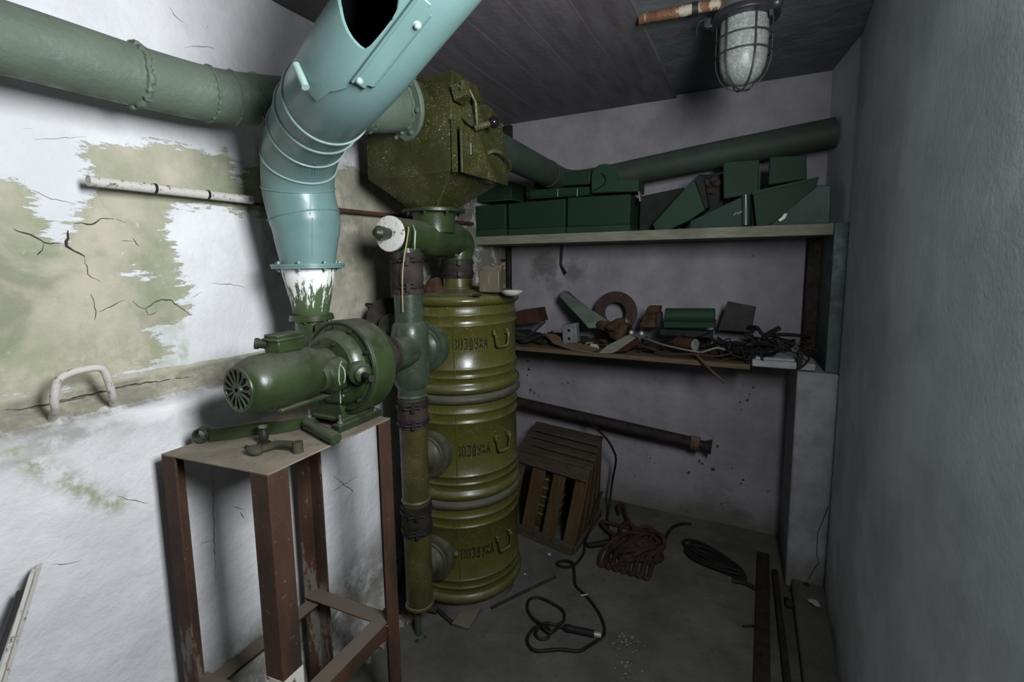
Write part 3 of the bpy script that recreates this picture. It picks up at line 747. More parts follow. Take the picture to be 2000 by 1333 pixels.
# ------------------------------------------------------------------ rear green duct
bp = [ony(952, 282, 1.62)+V((-.03, -.05, 0)), V((-.94, 1.70, 1.905)), V((-.935, 2.0, 1.892)), V((-.93, 2.30, 1.88)), V((-.925, 2.42, 1.872)), V((-.89, 2.50, 1.868)), V((-.83, 2.535, 1.870)), V((-.70, 2.54, 1.88)), V((-.3, 2.54, 1.925)), V((.1, 2.54, 1.965)), V((.31, 2.54, 1.985))]
bp = bp[1:]
t = thing('rear_duct', (-.5, 2.54, 1.85), 'dark green air duct running above the top shelf along the back wall', 'duct')
sm = smooth(bp, 8)
MB().tube(sm, .064, 48).build('pipe', M['duct_back'], t, sharp=60)
for y in (2.28, 2.41):
    i = min(range(1, len(sm)-1), key=lambda q: abs(sm[q].y-y)); weld(sm[i], (sm[i+1]-sm[i-1]).normalized(), .064, .003, int(y*10), mat=M['duct_back'])
mb = MB(); mb.box(ony(993, 262, 2.66), (.045, .03, .10)); mb.box(ony(981, 262, 2.655), (.02, .03, .08)); mb.build('bracket', M['darkmetal'], t, bevel=.002)

# ------------------------------------------------------------------ fan on the table
t = thing('electric_fan_unit', (FAX.x, FAX.y+.06, 1.0), 'dark green centrifugal blower with electric motor standing on the rusty table', 'fan')
# volute
prof = []
cx, cz = FAX.x, FAX.z
for i in range(0, 61):
    th = rad(100 - i*280/60); r = .122 + .034*(i/60)**1.3
    prof.append((cx+r*cos(th), cz+r*sin(th)))
nxl, nxr = cx-.184, cx-.092
prof += [(nxl, 1.255)]; prof += [(nxr, 1.255), (nxr, cz+.112)]
poly = [(a, .918, b) for a, b in prof]
MB().prism(poly, (0, .085, 0)).build('volute_casing', M['fan'], t, bevel=.009, segs=3)
# raised rim round front of casing with bolts
rm = MB(); rm.ring((cx+.006, .917, cz), (0, 1, 0), .121, .0055, 72, 8)
for i in range(9):
    a = rad(25+i*40); rm.bolt((cx+.006+.113*cos(a), .917, cz+.108*sin(a)), (0, -1, 0), .006, .005)
rm.build('casing_rim', M['fan_dark'], t)
MB().lathe([(.106, 0), (.102, .020), (.092, .030), (.088, .034), (.03, .036)], (cx-.006, .919, cz-.006), (0, -1, 0), 64).build('gear_cover', M['fan'], t)
for i in range(7):
    a = rad(15+i*51); MB().bolt((cx-.006+.080*cos(a), .884, cz-.006+.080*sin(a)), (0, -1, 0), .006, .005).build('cover_bolt', M['fan_dark'], t)
# back side bulging toward the inlet
MB().lathe([(.112, 0), (.112, .008), (.098, .03), (.070, .05), (.058, .06), (.056, .12)], (cx-.006, 1.0, cz), V((-.03, .12, -.012)), 64).build('inlet_cone', M['fan'], t)
# neck and lower flange
NX, NY = (nxl+nxr)/2, .955
MB().lathe([(.046, 1.245), (.045, 1.288)], (NX, NY, 0), (0, 0, 1), 40).build('outlet_neck', M['fan'], t)
fl = MB(); fl.lathe([(.042, 1.285), (.061, 1.285), (.061, 1.292), (.059, 1.293), (.059, 1.300), (.042, 1.300)], (NX, NY, 0), (0, 0, 1), 48)
for i in range(6): a = i*pi/3; fl.bolt((NX+.052*cos(a), NY+.052*sin(a), 1.285), (0, 0, -1), .005, .004)
fl.build('neck_flange', M['fan'], t)
# motor
mc = V((cx-.012, 0, cz+.002)); MR = .069
md = MB(); md.lathe([(.040, .640), (.048, .643), (.058, .651), (.065, .664), (MR, .684), (MR+.001, .71), (MR+.001, .745), (MR-.001, .746), (MR-.002, .82), (MR-.010, .842), (.054, .856), (.052, .886)], mc, (0, 1, 0), 64)
md.build('motor_body', M['fan'], t, sharp=28)
MB().lathe([(.001, .6395), (.047, .6395)], mc, (0, 1, 0), 40, cap=False).build('grille_opening', M['boxdark'], t)
gr = MB(); gr.ring(mc+V((0, .640, 0)), (0, 1, 0), .0475, .0045, 64, 8, squash=.8)
gr.lathe([(.005, .635), (.014, .635), (.016, .640), (.005, .640)], mc, (0, 1, 0), 28, cap=False)
for i in range(14):
    a = 2*pi*i/14; e = V((cos(a), 0, sin(a))); s_ = V((-sin(a), 0, cos(a)))
    p0, p1, p2 = mc+V((0, .6355, 0))+e*.013, mc+V((0, .6355, 0))+e*.038, mc+V((0, .6355, 0))+e*.046
    for (u, v, w0, w1) in ((p0, p1, .0022, .0019), (p1, p2, .0019, .0075)):
        gr.hexa([u-s_*w0, u+s_*w0, v+s_*w1, v-s_*w1]+[q+V((0, .004, 0)) for q in (u-s_*w0, u+s_*w0, v+s_*w1, v-s_*w1)])
gr.build('fan_grille', M['fan'], t)
# foot rib under the motor, junction box
MB().bar(mc+V((-.045, .71, -.060)), mc+V((-.045, .86, -.060)), (.09, 0, 0), (0, 0, -.010)).build('motor_rib', M['fan'], t, bevel=.003)
jc = V((mc.x-.004, .765, cz+MR+.018))
jb = MB(); jb.box(jc+V((0, 0, -.004)), (.052, .070, .030)).box(jc+V((0, 0, .012)), (.058, .078, .008)).box(jc+V((0, 0, .020)), (.050, .070, .010))
jo = jb.build('junction_box', M['fan'], t, bevel=.003)
MB().cyl(jc+V((-.02, -.03, .0)), jc+V((-.034, -.042, .003)), .011, .011, 18).cyl(jc+V((-.034, -.042, .003)), jc+V((-.040, -.048, .004)), .0135, .0135, 18).build('cable_gland', M['fan_dark'], jo)
# hub with runs of pale paint, crank shaft boss
MB().lathe([(.046, 0), (.044, .040), (.037, .046), (.034, .050), (.034, .064), (.031, .067), (.004, .0675)], (cx+.034, .884, cz-.010), (.0, -1, 0), 36).build('hub_cap', M['fan'], t)
def on_hub(px, py, yy): return ony(px, py, yy)
MB().tube(smooth([on_hub(667, 706, .8155), on_hub(663, 716, .8145), on_hub(662, 728, .8145), on_hub(662, 744, .8145), on_hub(664, 752, .820)], 4), .0016, 6).build('paint_drip', M['drip'], t)
MB().tube(smooth([on_hub(664, 712, .8145), on_hub(672, 722, .8145), on_hub(674, 735, .8145), on_hub(672, 748, .818)], 4), .0016, 6).build('paint_drip', M['drip'], t)
MB().tube([on_hub(665, 752, .884), on_hub(665, 788, .884)], .0018, 6).build('paint_drip', M['drip'], t)
MB().tube([on_hub(671, 752, .884), on_hub(671, 775, .884)], .0016, 6).build('paint_drip', M['drip'], t)
sb = V((cx+.092, .895, cz-.004))
MB().lathe([(.030, 0), (.030, .02), (.022, .028), (.020, .04), (.012, .044)], sb, (.95, -.45, .0), 30).build('shaft_boss', M['fan'], t)
sd_ = V((.95, -.45, 0)).normalized()
MB().cyl(sb+sd_*.04, sb+sd_*.095, .0085, .0085, 14).box(sb+sd_*.062, (.03, .006, .006), rz(-25)).build('crank_shaft', M['darkmetal'], t, bevel=.001)
# pedestal and base plate
pd = MB()
for xx in (cx-.07, cx+.008):
    pd.prism([(xx, .905, 1.028), (xx, .99, 1.028), (xx, .98, 1.075), (xx, .96, 1.095), (xx, .925, 1.095), (xx, .912, 1.07)], (.010, 0, 0))
pd.prism([(cx-.075, .895, 1.028), (cx+.03, .895, 1.028), (cx+.015, .895, 1.095), (cx-.055, .895, 1.095)], (0, .012, 0))
pd.box((cx-.02, .945, 1.026), (.12, .12, .010)); pd.build('pedestal', M['fan'], t, bevel=.002)
for xx in (cx-.085, cx+.032): MB().box((xx, .945, 1.0105), (.030, .160, .021)).build('base_rail', M['fan_dark'], t, bevel=.003)
for yy in (.88, 1.005):
    for xx in (cx-.085, cx+.034):
        MB().cyl((xx, yy, 1.018), (xx, yy, 1.045), .004, n=10).bolt((xx, yy, 1.021), (0, 0, 1), .008, .006).build('bolt', M['steel'], t)

# cone between fan and duct
t = thing('outlet_cone', (NX, NY, 1.300), 'tapered green outlet cone smeared with white paint under the blue-green duct', 'duct cone')
mb = MB(); mb.lathe([(.045, 1.300), (.0475, 1.303), (.0735, 1.430), (.0735, 1.436)], (NX, NY, 0), (0, 0, 1), 64, cap=False); mb.build('cone', M['runs'], t)
mb = MB(); mb.lathe([(.070, 1.434), (.097, 1.434), (.097, 1.440), (.070, 1.440)], (NX, NY, 0), (0, 0, 1), 64); mb.build('flange', M['blue'], t)
for i in range(8):
    a = i*pi/4-.2; e = V((cos(a), sin(a), 0))
    MB().bolt(V((NX, NY, 1.434))+e*.086, (0, 0, -1), .0055, .004).bolt(V((NX, NY, 1.4475))+e*.086, (0, 0, 1), .0055, .004).cyl(V((NX, NY, 1.425))+e*.086, V((NX, NY, 1.455))+e*.086, .003, n=8).build('bolt', M['blue'], t)

# ------------------------------------------------------------------ blue-green duct
mb = MB()
F_ = [V((NX, NY, 1.4405)), V((NX, NY, 1.470)), V((NX, NY, 1.510)), V((NX, NY, 1.565)), deep(584, 372, 1.325), deep(585, 318, 1.285), deep(598, 268, 1.215), deep(622, 222, 1.12), deep(655, 180, 1.02), deep(700, 125, .945), deep(790, 5, .86)]
ext = (F_[-1]-F_[-2]).normalized()
tgt = F_[-1]
F_ += [tgt+ext*.15, tgt+ext*.30]
last = F_[-1]
F_ += [last+V((.06, 0, .05)), last+V((.085, 0, .12)), V((last.x+.085, last.y, 2.33))]
BL = smooth(F_, 10)
RB = [0.0]*len(BL)
def rad_at(z):
    if z < 1.565: return .0725+(.094-.0725)*max(0, (z-1.445)/.12)
    return .094
tot = len(BL)
radii = [rad_at(p.z) for p in BL]
# frames carried along the path
tans = [(BL[min(i+1, tot-1)]-BL[max(i-1, 0)]).normalized() for i in range(tot)]
fx = [frame(tans[0])[0]]
for i in range(1, tot):
    x = fx[-1]; x = (x-tans[i]*x.dot(tans[i])).normalized(); fx.append(x)
fy = [tans[i].cross(fx[i]) for i in range(tot)]
def surf(sf, th, dr=0.0):
    i = int(min(tot-2, max(0, math.floor(sf)))); f = sf-i
    def q(k): return BL[k]+(fx[k]*cos(th)+fy[k]*sin(th))*(radii[k]+dr)
    return q(i).lerp(q(i+1), f)
def hit(px, py):         # where the line of sight to a photo point first meets the duct: path position and angle
    d = ray(px, py); best = None
    for i in range(60, tot-1):
        a, b = BL[i], BL[i+1]; ax = (b-a); L = ax.length; ax = ax/L
        # ray-cylinder
        w = CAM-a; dp = d-ax*d.dot(ax); wp = w-ax*w.dot(ax)
        A_, B_, C_ = dp.dot(dp), 2*dp.dot(wp), wp.dot(wp)-radii[i]**2
        D_ = B_*B_-4*A_*C_
        if D_ < 0: continue
        tt = (-B_-math.sqrt(D_))/(2*A_); P_ = CAM+d*tt; s_ = (P_-a).dot(ax)/L
        if -0.02 <= s_ <= 1.02 and (best is None or tt < best[0]):
            r_ = P_-a; best = (tt, i+s_, math.atan2(r_.dot(fy[i]), r_.dot(fx[i])))
    return best and (best[1], best[2])
def unw(lst, ref):
    return [(s_, ref+((th-ref+pi) % (2*pi))-pi) for s_, th in lst]
HL = [(713, 95), (703, 88), (690, 74), (680, 58), (672, 38), (667, 15), (664, 0)]
HR = [(713, 95), (724, 88), (738, 72), (752, 55), (765, 38), (775, 20), (778, 0)]
hl = [h_ for h_ in (hit(*p) for p in HL) if h_]; hr = [h_ for h_ in (hit(*p) for p in HR) if h_]
ref = hl[0][1]; hl = unw(hl, ref); hr = unw(hr, ref)
kmax = max(range(len(hr)), key=lambda k: hr[k][1]); thM = hr[kmax][1]; sM = hr[kmax][0]
# lower and upper rim of the torn hole as functions of the angle round the duct
LOW = [(th, s_) for s_, th in hl] + [(th, s_) for s_, th in hr[1:kmax+1]]
thL = min(LOW)[0]
LOW += [(thL-.16, min(LOW)[1]+1.6), (thL-.24, sM-.6)]
HIG = [(th, s_) for s_, th in hr[kmax:]]
HIG += [(thM-.30, sM+3.4), (thM-.60, sM+4.0), (thL+.1, sM+3.6), (thL-.16, sM+1.6), (thL-.24, sM-.4)]
LOW.sort(); HIG.sort()
def lerp1(lst, x):
    if x <= lst[0][0]: return lst[0][1]
    for (a, ta), (b, tb) in zip(lst, lst[1:]):
        if a <= x <= b: return ta+(tb-ta)*(x-a)/(b-a+1e-9)
    return lst[-1][1]
def rimlo(th): return lerp1(LOW, th) if LOW[0][0] < th < thM else sM
def rimhi(th): return max(rimlo(th), lerp1(HIG, th)) if LOW[0][0] < th < thM else sM
hole_cols = sorted(set([round(q[0], 5) for q in LOW+HIG] + [LOW[0][0]+(thM-LOW[0][0])*i/60 for i in range(61)]))
def colshell(cols, slow, stop_, dr, closed, nlow=90, nhi=60):
    """curved sheet on the duct built column by column round it, leaving the torn hole out"""
    vs = []; nr = nlow+nhi
    for th in cols:
        a, b = slow(th), rimlo(th); c, d = rimhi(th), stop_
        for i in range(nlow): vs.append(surf(a+(b-a)*(i/(nlow-1)), th, dr))
        for i in range(nhi): vs.append(surf(c+(d-c)*(i/(nhi-1)), th, dr))
    fs = []; n_ = len(cols)
    for j in range(n_ if closed else n_-1):
        j2 = (j+1) % n_
        for i in range(nr-1):
            if i == nlow-1: continue
            fs.append((j*nr+i, j2*nr+i, j2*nr+i+1, j*nr+i+1))
    return MB().add(vs, fs)
t = thing('supply_duct', (NX, NY, 1.441), 'blue-green ribbed sheet metal duct with a torn open hole, rising from the outlet cone', 'duct')
rest = [thM+(2*pi-(thM-LOW[0][0]))*i/110 for i in range(1, 110)]
ob = colshell(hole_cols+rest, lambda th: 0, tot-1.001, 0, True, 220, 80).build('duct_wall', [M['blue'], M['duct_inside']], t, sharp=60, solid=.002)
ob.modifiers['solid'].material_offset = 1; ob.modifiers['solid'].offset = -1
hA = unw([q for q in [hit(*p) for p in [(621, 197), (645, 178), (667, 160), (720, 105), (775, 55), (829, 5)]] if q], ref)
hB = unw([q for q in [hit(*p) for p in [(611, 186), (601, 172), (592, 150), (586, 130), (584, 118)]] if q], ref)
thr = [q[1] for q in hA[2:]]; strip_th = sum(thr)/len(thr); s_cor, th_cor = hA[0]; s_k = hA[2][0]
sgn = 1 if strip_th > ref else -1
SHL = sorted([(strip_th, s_k), (th_cor, s_cor)] + [(th, s_) for s_, th in hA[1:2]] + [(th, s_) for s_, th in hB])
SHL = [(SHL[0][0]-.8, SHL[0][1]+8)]+SHL
ccols = sorted(set([round(c, 5) for c in hole_cols if SHL[0][0] <= c <= strip_th] + [SHL[0][0]+(strip_th-SHL[0][0])*i/50 for i in range(51)]))
ccols = [c for i, c in enumerate(ccols) if i == 0 or c-ccols[i-1] > 1e-4]
colshell(ccols, lambda th: min(lerp1(SHL, th), rimlo(th)), 125, .0035, False, 60, 50).build('cover_sheet', M['blue'], t, sharp=60, solid=.002)
# bolted strip along the cover sheet edge
st_px = [(675, 159), (705, 167), (711, 161), (852, 24), (843, 6), (831, 3)]
sh = unw([q for q in [hit(*p) for p in st_px] if q], ref)
sA, sB = min(q[0] for q in sh), max(q[0] for q in sh)
wst = .36
sm_ = MB(); n_ = 60; vs = []
ks = [sA+(sB-sA)*i/n_ for i in range(n_+1)]
for s_ in ks:
    e0 = 0 if s_ > sA+1.5 else (sA+1.5-s_)/1.5*.25
    a = strip_th+sgn*.0; b = strip_th+sgn*(wst-(.12 if (s_-sA) < .8 or (sB-s_) < .8 else 0))
    for i in range(7): vs.append(surf(s_, a+(b-a)*i/6, .0065))
sm_.add(vs, [(j*7+i, j*7+i+1, (j+1)*7+i+1, (j+1)*7+i) for j in range(n_) for i in range(6)])
so = sm_.build('fixing_strip', M['blue'], t, solid=.005)
ed = MB(); ed.tube([surf(s_, strip_th, .0085) for s_ in ks], .003, 8); ed.build('strip_bead', M['blue'], so)
for px, py in ((703, 154), (814, 45)):
    s_, th = hit(px, py); p = surf(s_, th, .005); i = int(s_); e = (p-BL[i]); e = (e-tans[i]*e.dot(tans[i])).normalized()
    MB().lathe([(.0075, 0), (.0075, .002), (.005, .003), (.005, .006), (.002, .008)], p, e, 16).build('bolt', M['blue_lt'], so)
# raised beads of the segmented elbow
def bead_at(px, py, dep, tilt=0, r=.0035, mat='blue_lt'):
    p = deep(px, py, dep); i = min(range(1, tot-1), key=lambda k: (BL[k]-p).length)
    MB().ring(BL[i], tans[i], radii[i]+.001, r, 72, 8).build('bead', M[mat], t)
bead_at(585, 421, 1.325, r=.0022, mat='blue'); bead_at(584, 368, 1.325, r=.0022, mat='blue'); bead_at(586, 316, 1.28, r=.0028)
bead_at(602, 262, 1.20, r=.0028); bead_at(616, 233, 1.12, r=.0038); bead_at(636, 204, 1.06, r=.0035)
MB().lathe([(.071, 0), (.099, 0), (.099, .006), (.071, .006)], (NX, NY, 1.4405), (0, 0, 1), 64).build('bottom_flange', M['blue'], t)
# vertical seam lines and the short tube stub
def seam_line(px0, py0, px1, py1, dr=.0008):
    pts = []
    for k in range(7):
        u = k/6; h_ = None
        d = ray(px0+(px1-px0)*u, py0+(py1-py0)*u)
        for i in range(2, tot-1):
            a, b = BL[i], BL[i+1]; ax = b-a; L = ax.length; ax = ax/L
            w = CAM-a; dp_ = d-ax*d.dot(ax); wp = w-ax*w.dot(ax); A_, B_, C_ = dp_.dot(dp_), 2*dp_.dot(wp), wp.dot(wp)-radii[i]**2
            D_ = B_*B_-4*A_*C_
            if D_ < 0: continue
            tt = (-B_-math.sqrt(D_))/(2*A_); P_ = CAM+d*tt; s_ = (P_-a).dot(ax)/L
            if -.05 <= s_ <= 1.05 and (h_ is None or tt < h_[0]): h_ = (tt, P_)
        if h_: pts.append(h_[1])
    if len(pts) > 2: MB().tube(pts, .0014, 6).build('seam', M['blue'], t)
seam_line(612, 318, 610, 342); seam_line(607, 382, 606, 420); seam_line(610, 425, 610, 500); seam_line(616, 318, 615, 342)
a_, b_ = deep(578, 127, .905), deep(597, 171, .895)
MB().cyl(a_, b_, .0075, n=20).build('tube_stub', M['blue_lt'], t)
# turned-up edge of sheet on the far side
h1, h2 = hit(612, 55), hit(650, 0)
# ------------------------------------------------------------------ rusty table
TZ = 1.0
c0, c1, c2, c3 = V((-1.239, .586, 0)), V((-.905, .623, 0)), V((-.912, 1.02, 0)), V((-1.24, 1.0, 0))
t = thing('work_table', (-1.07, .8, 0), 'tall narrow rusty angle-iron table carrying the blower', 'table')
tp = MB(); tp.hexa([c+V((0, 0, TZ-.004)) for c in (c0, c1, c2, c3)]+[c+V((0, 0, TZ)) for c in (c0, c1, c2, c3)])
# dusty top plate
n = N('dusty_table_top'); cc = n.mix(n.ramp(n.noise(9, 7), .3, .7), (.15, .125, .092), (.25, .212, .16)); cc = n.mix(n.ramp(n.noise(6, 8, .7), .55, .68, 0, .7), cc, (.08, .045, .028))
cc = n.mix(n.ramp(n.noise(200, 2), .66, .72), cc, (.35, .31, .25))
M['tabletop'] = n.done(cc, .85, .1, n.bump(n.noise(120, 5), .3, .002))
tp.build('table_top', M['tabletop'], t, bevel=.001)
def leg(c, dx, dy, wx, wy, mat):
    """angle iron leg: outer corner c, flanges running along dx and dy"""
    th = .006
    c = V(c); ex, ey = V(dx).normalized(), V(dy).normalized()
    poly = [c, c+ex*wx, c+ex*wx+ey*th, c+ex*th+ey*th, c+ex*th+ey*wy, c+ey*wy]
    return MB().prism([p+V((0, 0, 0)) for p in poly], (0, 0, TZ-.004)).build('leg', mat, t, bevel=.0015)
leg(c1, c0-c1, c2-c1, .052, .052, M['rust'])
leg(c0, c1-c0, c3-c0, .045, .045, M['rust_pale'])
leg(c2, c3-c2, c1-c2, .048, .048, M['rust'])
leg(c3, c2-c3, c0-c3, .052, .052, M['rust_pale'])
def rail(a, b, z, inw, w=.048):
    a, b = V(a), V(b); inw = V(inw).normalized(); th = .005
    d = (b-a).normalized()
    return MB().bar(a+V((0, 0, z)), b+V((0, 0, z)), inw*w, (0, 0, -th)).bar(a+V((0, 0, z-.0045)), b+V((0, 0, z-.0045)), inw*th, (0, 0, -w+.004)).build('rail', M['rust'], t, bevel=.001)
rz_ = .385
rail(c3+V((.006, 0, 0)), c0+V((.006, 0, 0)), rz_-.02, (1, 0, 0)); rail(c2-V((.006, 0, 0)), c1-V((.006, 0, 0)), rz_, (-1, 0, 0)); rail(c3-V((0, .006, 0)), c2-V((0, .006, 0)), rz_-.006, (0, -1, 0)); rail(c0+V((0, .006, 0)), c1+V((0, .006, 0)), rz_-.006, (0, 1, 0))
# white-washed ends of the front leg
for c, ex, ey in ((c1, c0-c1, c2-c1),):
    ex, ey = ex.normalized(), ey.normalized(); q = c-ex*.001-ey*.001
    poly = [q, q+ex*.054, q+ex*.054+ey*.001, q+ex*.001+ey*.001, q+ex*.001+ey*.054, q+ey*.054]
    MB().prism(poly, (0, 0, .505)).build('whitewash_band', M['chipwhite'], t)

# ------------------------------------------------------------------ things on the table
# hand crank: flat curved bar standing on edge, eye at one end, round grip at the other
t = thing('hand_crank', (-1.1, .7, TZ), 'long flat green crank arm with ring eye and round grip lying across the table', 'crank')
e0 = onz(390, 866, TZ+.0); e0 = V((e0.x, e0.y, TZ))
def tp_(x, y, z=TZ): return onz(x, y, z)
arm = [tp_(410, 864), tp_(450, 862), tp_(500, 855), tp_(545, 850), tp_(597, 838)]
arm = smooth(arm, 6)
mb = MB(); vs = []; ah = .033; th = .004
for i, p in enumerate(arm):
    d = (arm[min(i+1, len(arm)-1)]-arm[max(i-1, 0)]).normalized(); s_ = V((-d.y, d.x, 0))*th/2
    z = TZ+.001+.006*sin(i/len(arm)*pi)
    p = V((p.x, p.y, z)); vs += [p-s_, p+s_, p+s_+V((0, 0, ah)), p-s_+V((0, 0, ah))]
k = len(arm); fs = [(0, 1, 2, 3), tuple(4*(k-1)+i for i in (3, 2, 1, 0))]
for i in range(k-1):
    for j in range(4): fs.append((4*i+j, 4*i+(j+1) % 4, 4*i+4+(j+1) % 4, 4*i+4+j))
mb.add(vs, fs); mb.build('arm', M['fan'], t, bevel=.001)
ec = arm[0]+ (arm[0]-arm[1]).normalized()*.017+V((0, 0, .016)); ec.z = TZ+.0200
a_ = V((.62, -.78, 0))
nrm = (arm[0]-arm[3]).cross(V((0, 0, 1))).normalized()
eye = MB(); eye.lathe([(.0145, -.011), (.0195, -.011), (.0195, .011), (.0145, .011), (.0145, -.011)], ec, nrm, 36, cap=False); eye.build('ring_eye', M['fan_dark'], t, bevel=.001)
g0, g1 = tp_(598, 838)+V((0, 0, 0)), tp_(656, 864)
g0 = V((g0.x, g0.y, TZ+.0168)); g1 = onz(657, 858, TZ+.0168)
MB().lathe([(.0135, 0), (.0155, .004), (.0162, .02), (.0162, (g1-g0).length-.006), (.0135, (g1-g0).length), (.006, (g1-g0).length+.001)], g0, g1-g0, 32).build('grip', M['fan'], t)
# small cast lever fitting
t = thing('cast_fitting', (tp_(535, 880).x, tp_(535, 880).y, TZ), 'small dusty cast iron fitting lying at the near edge of the table top', 'fitting')
q0, q1, q2 = tp_(500, 882, TZ+.008), tp_(540, 872, TZ+.010), tp_(582, 876, TZ+.010)
M['dustfit'] = flat('dusty_cast_iron', (.055, .055, .036), .75, .1, .3)
MB().ball(q0+V((-.002, 0, .003)), .017, 1.3, 1.0, .7, jit=.1).build('lobe', M['dustfit'], t)
MB().tube(smooth([q0, q0.lerp(q1, .6)+V((0, 0, .003)), q1+V((.01, .0, .007)), q2+V((0, 0, .008))], 4), .0090, 12).build('neck', M['dustfit'], t)
MB().cyl(V((q2.x, q2.y, TZ)), V((q2.x, q2.y, TZ+.026)), .0125, .0115, 24).cyl(V((q2.x, q2.y, TZ+.0)), V((q2.x, q2.y, TZ+.0225)), .005, n=16).build('socket', M['dustfit'], t)
MB().cyl(onz(481, 872, TZ+.006), q0, .004, .006, 12).build('pin', M['dustfit'], t)
# small upright valve
b = tp_(516, 866)
t = thing('small_valve', b, 'small upright brown metal valve standing in front of the crank arm', 'valve')
MB().lathe([(.016, 0), (.016, .002), (.008, .005), (.011, .010), (.0115, .020), (.009, .032), (.006, .036), (.006, .040)], b, (0, 0, 1), 28).build('body', M['darkmetal'], t)
MB().lathe([(.007, .040), (.0105, .041), (.0105, .045), (.005, .047)], b, (0, 0, 1), 20).build('cap', M['steel'], t)

# ------------------------------------------------------------------ left wall fittings
t = thing('grab_handle', (-1.31, .5, 1.11), 'bent steel grab handle with flaking whitewash fixed on the wall ledge', 'handle')
hp = [V((-1.345, .437, 1.118)), onx(108, 800, -1.305), onx(106, 780, -1.29), onx(113, 745, -1.285), onx(135, 730, -1.283), onx(165, 722, -1.283), onx(190, 719, -1.283), onx(203, 724, -1.285), onx(212, 745, -1.29), onx(220, 775, -1.305), V((-1.345, .548, 1.12))]
MB().tube(smooth(hp, 6), .0078, 14).build('bar', M['whitepipe'], t)
t = thing('wall_conduit', (-1.345, 1.0, 1.64), 'thin white flaking pipe fixed across the peeling left wall', 'pipe')
ca, cb = onx(172, 353, -1.325), onx(492, 391, -1.34)
MB().cyl(ca, cb, .0120, n=20).build('pipe', M['whitepipe'], t)
for q in (.335, .665): MB().cyl(ca.lerp(cb, q-.008), ca.lerp(cb, q+.008), .0130, n=20).build('joint', M['darkmetal'], t)
MB().cyl((-1.356, .9, 1.630), (-1.356, 1.3, 1.628), .0055, n=12).cyl((-1.36, 1.0, 1.637), (-1.36, 2.24, 1.649), .009, n=14).build('rear_pipe', M['rust'], t)

# leaning pipe at the lower left with a short second bar
t = thing('leaning_pipe', (-1.2, .3, .3), 'old grey metal channel leaning against the left wall at the lower left', 'pipe')
s0, s1 = V((-1.272, .355, .842)), onx(-25, 1400, -1.16)
dd = (s1-s0).normalized(); s2 = s0+dd*((s0.z)/-dd.z)
MB().bar(s0, s2+V((0, 0, .002)), (.020, -.012, 0), (.004, .006, 0)).bar(s0, s2+V((0, 0, .002)), (.004, .004, 0), (-.010, .014, 0)).build('channel', M['whitepipe'], t, bevel=.001)
s3 = onx(32, 1155, -1.262)
MB().bar(s3, s2+V((-.01, -.035, .002)), (.016, -.004, 0), (.003, .008, 0)).build('inner_bar', M['darkmetal'], t, bevel=.001)

# pale bar leaning behind the table
a_, b_ = onz(664, 1198, .20), onz(560, 1300, .008)
MB().bar(onx(664, 1196, -1.262)+V((0, 0, 0)), onz(545, 1345, .012), (.013, .004, 0), (0, 0, .013)).build('leaning_bar', M['tape'], bevel=.002, label='pale grey-green bar leaning low on the wall behind the table legs', cat='bar')

# dark round plate between wall and riser pipe
t = thing('round_plates', (-1.22, 1.32, 1.20), 'pair of dark round rubber plates hanging between the wall and the riser pipe', 'plate')
pc = onx(757, 622, -1.25)
MB().lathe([(.078, 0), (.080, .003), (.078, .006)], pc, (.75, -.62, .1), 48).build('plate', M['rubber_dk'], t)
MB().lathe([(.050, 0), (.052, .003), (.050, .006)], onx(765, 640, -1.20), (.45, -.85, .1), 40).build('small_plate', M['fan_dark'], t)
MB().cyl((-1.375, pc.y+.02, pc.z+.05), pc+V((0, 0, .05)), .005, n=10).build('peg', M['darkmetal'], t)

# ------------------------------------------------------------------ things on top of the canister lid
LZ = top_z+.018
LP = 1.316
t = thing('tin_can', ony(960, 560, 1.55), 'rust-stained square tin standing on the topmost canister', 'can')
tc = ony(960, 566, 1.575); tc.z = top_z+.012
MB().box(tc+V((0, 0, .042)), (.082, .055, .082), rz(8)).build('tin', M['tin'], t, bevel=.004)
MB().box(tc+V((-.004, .02, .092)), (.080, .035, .022), rz(8)).build('raised_back', M['tin'], t, bevel=.003)
MB().box(tc+V((.008, .0, .105)), (.012, .01, .008)).build('catch', M['steel'], t, bevel=.001)
dc = ony(1000, 563, 1.60); dc.z = LP-.001
MB().lathe([(.020, 0), (.030, .003), (.044, .016), (.045, .019), (.041, .018), (.028, .005), (.002, .004)], dc+V((0, .0, 0)), (0, 0, 1), 48).build('enamel_dish', M['dish'], label='small pale dish on the right edge of the topmost canister', cat='dish')
rc = ony(848, 558, 1.52); rc.z = LP+.02
rg = MB(); rg.ball(rc, .042, .95, .8, .95, 40, 24, jit=.35, seed=3); rg.ball(rc+V((.03, -.02, -.022)), .022, 1.2, 1, .5, 24, 14, jit=.3, seed=5)
rg.build('rag_bundle', M['cloth'], label='crumpled brown rag bundle on the canister lid beside the riser pipe', cat='rag')
t = thing('flat_wrench', ony(880, 560, 1.50), 'flat dusty wrench lying across the canister lid in front of the neck', 'wrench')
w0, w1 = ony(850, 563, 1.49), ony(925, 572, 1.50); w0.z = w1.z = LP+.002
MB().bar(w0, w1, (.0, .018, 0), (0, 0, .006)).build('shank', M['rim'], t, bevel=.002)
MB().ball(w1+V((.01, .009, .003)), .016, 1.2, 1, .3).build('jaw', M['darkmetal'], t)

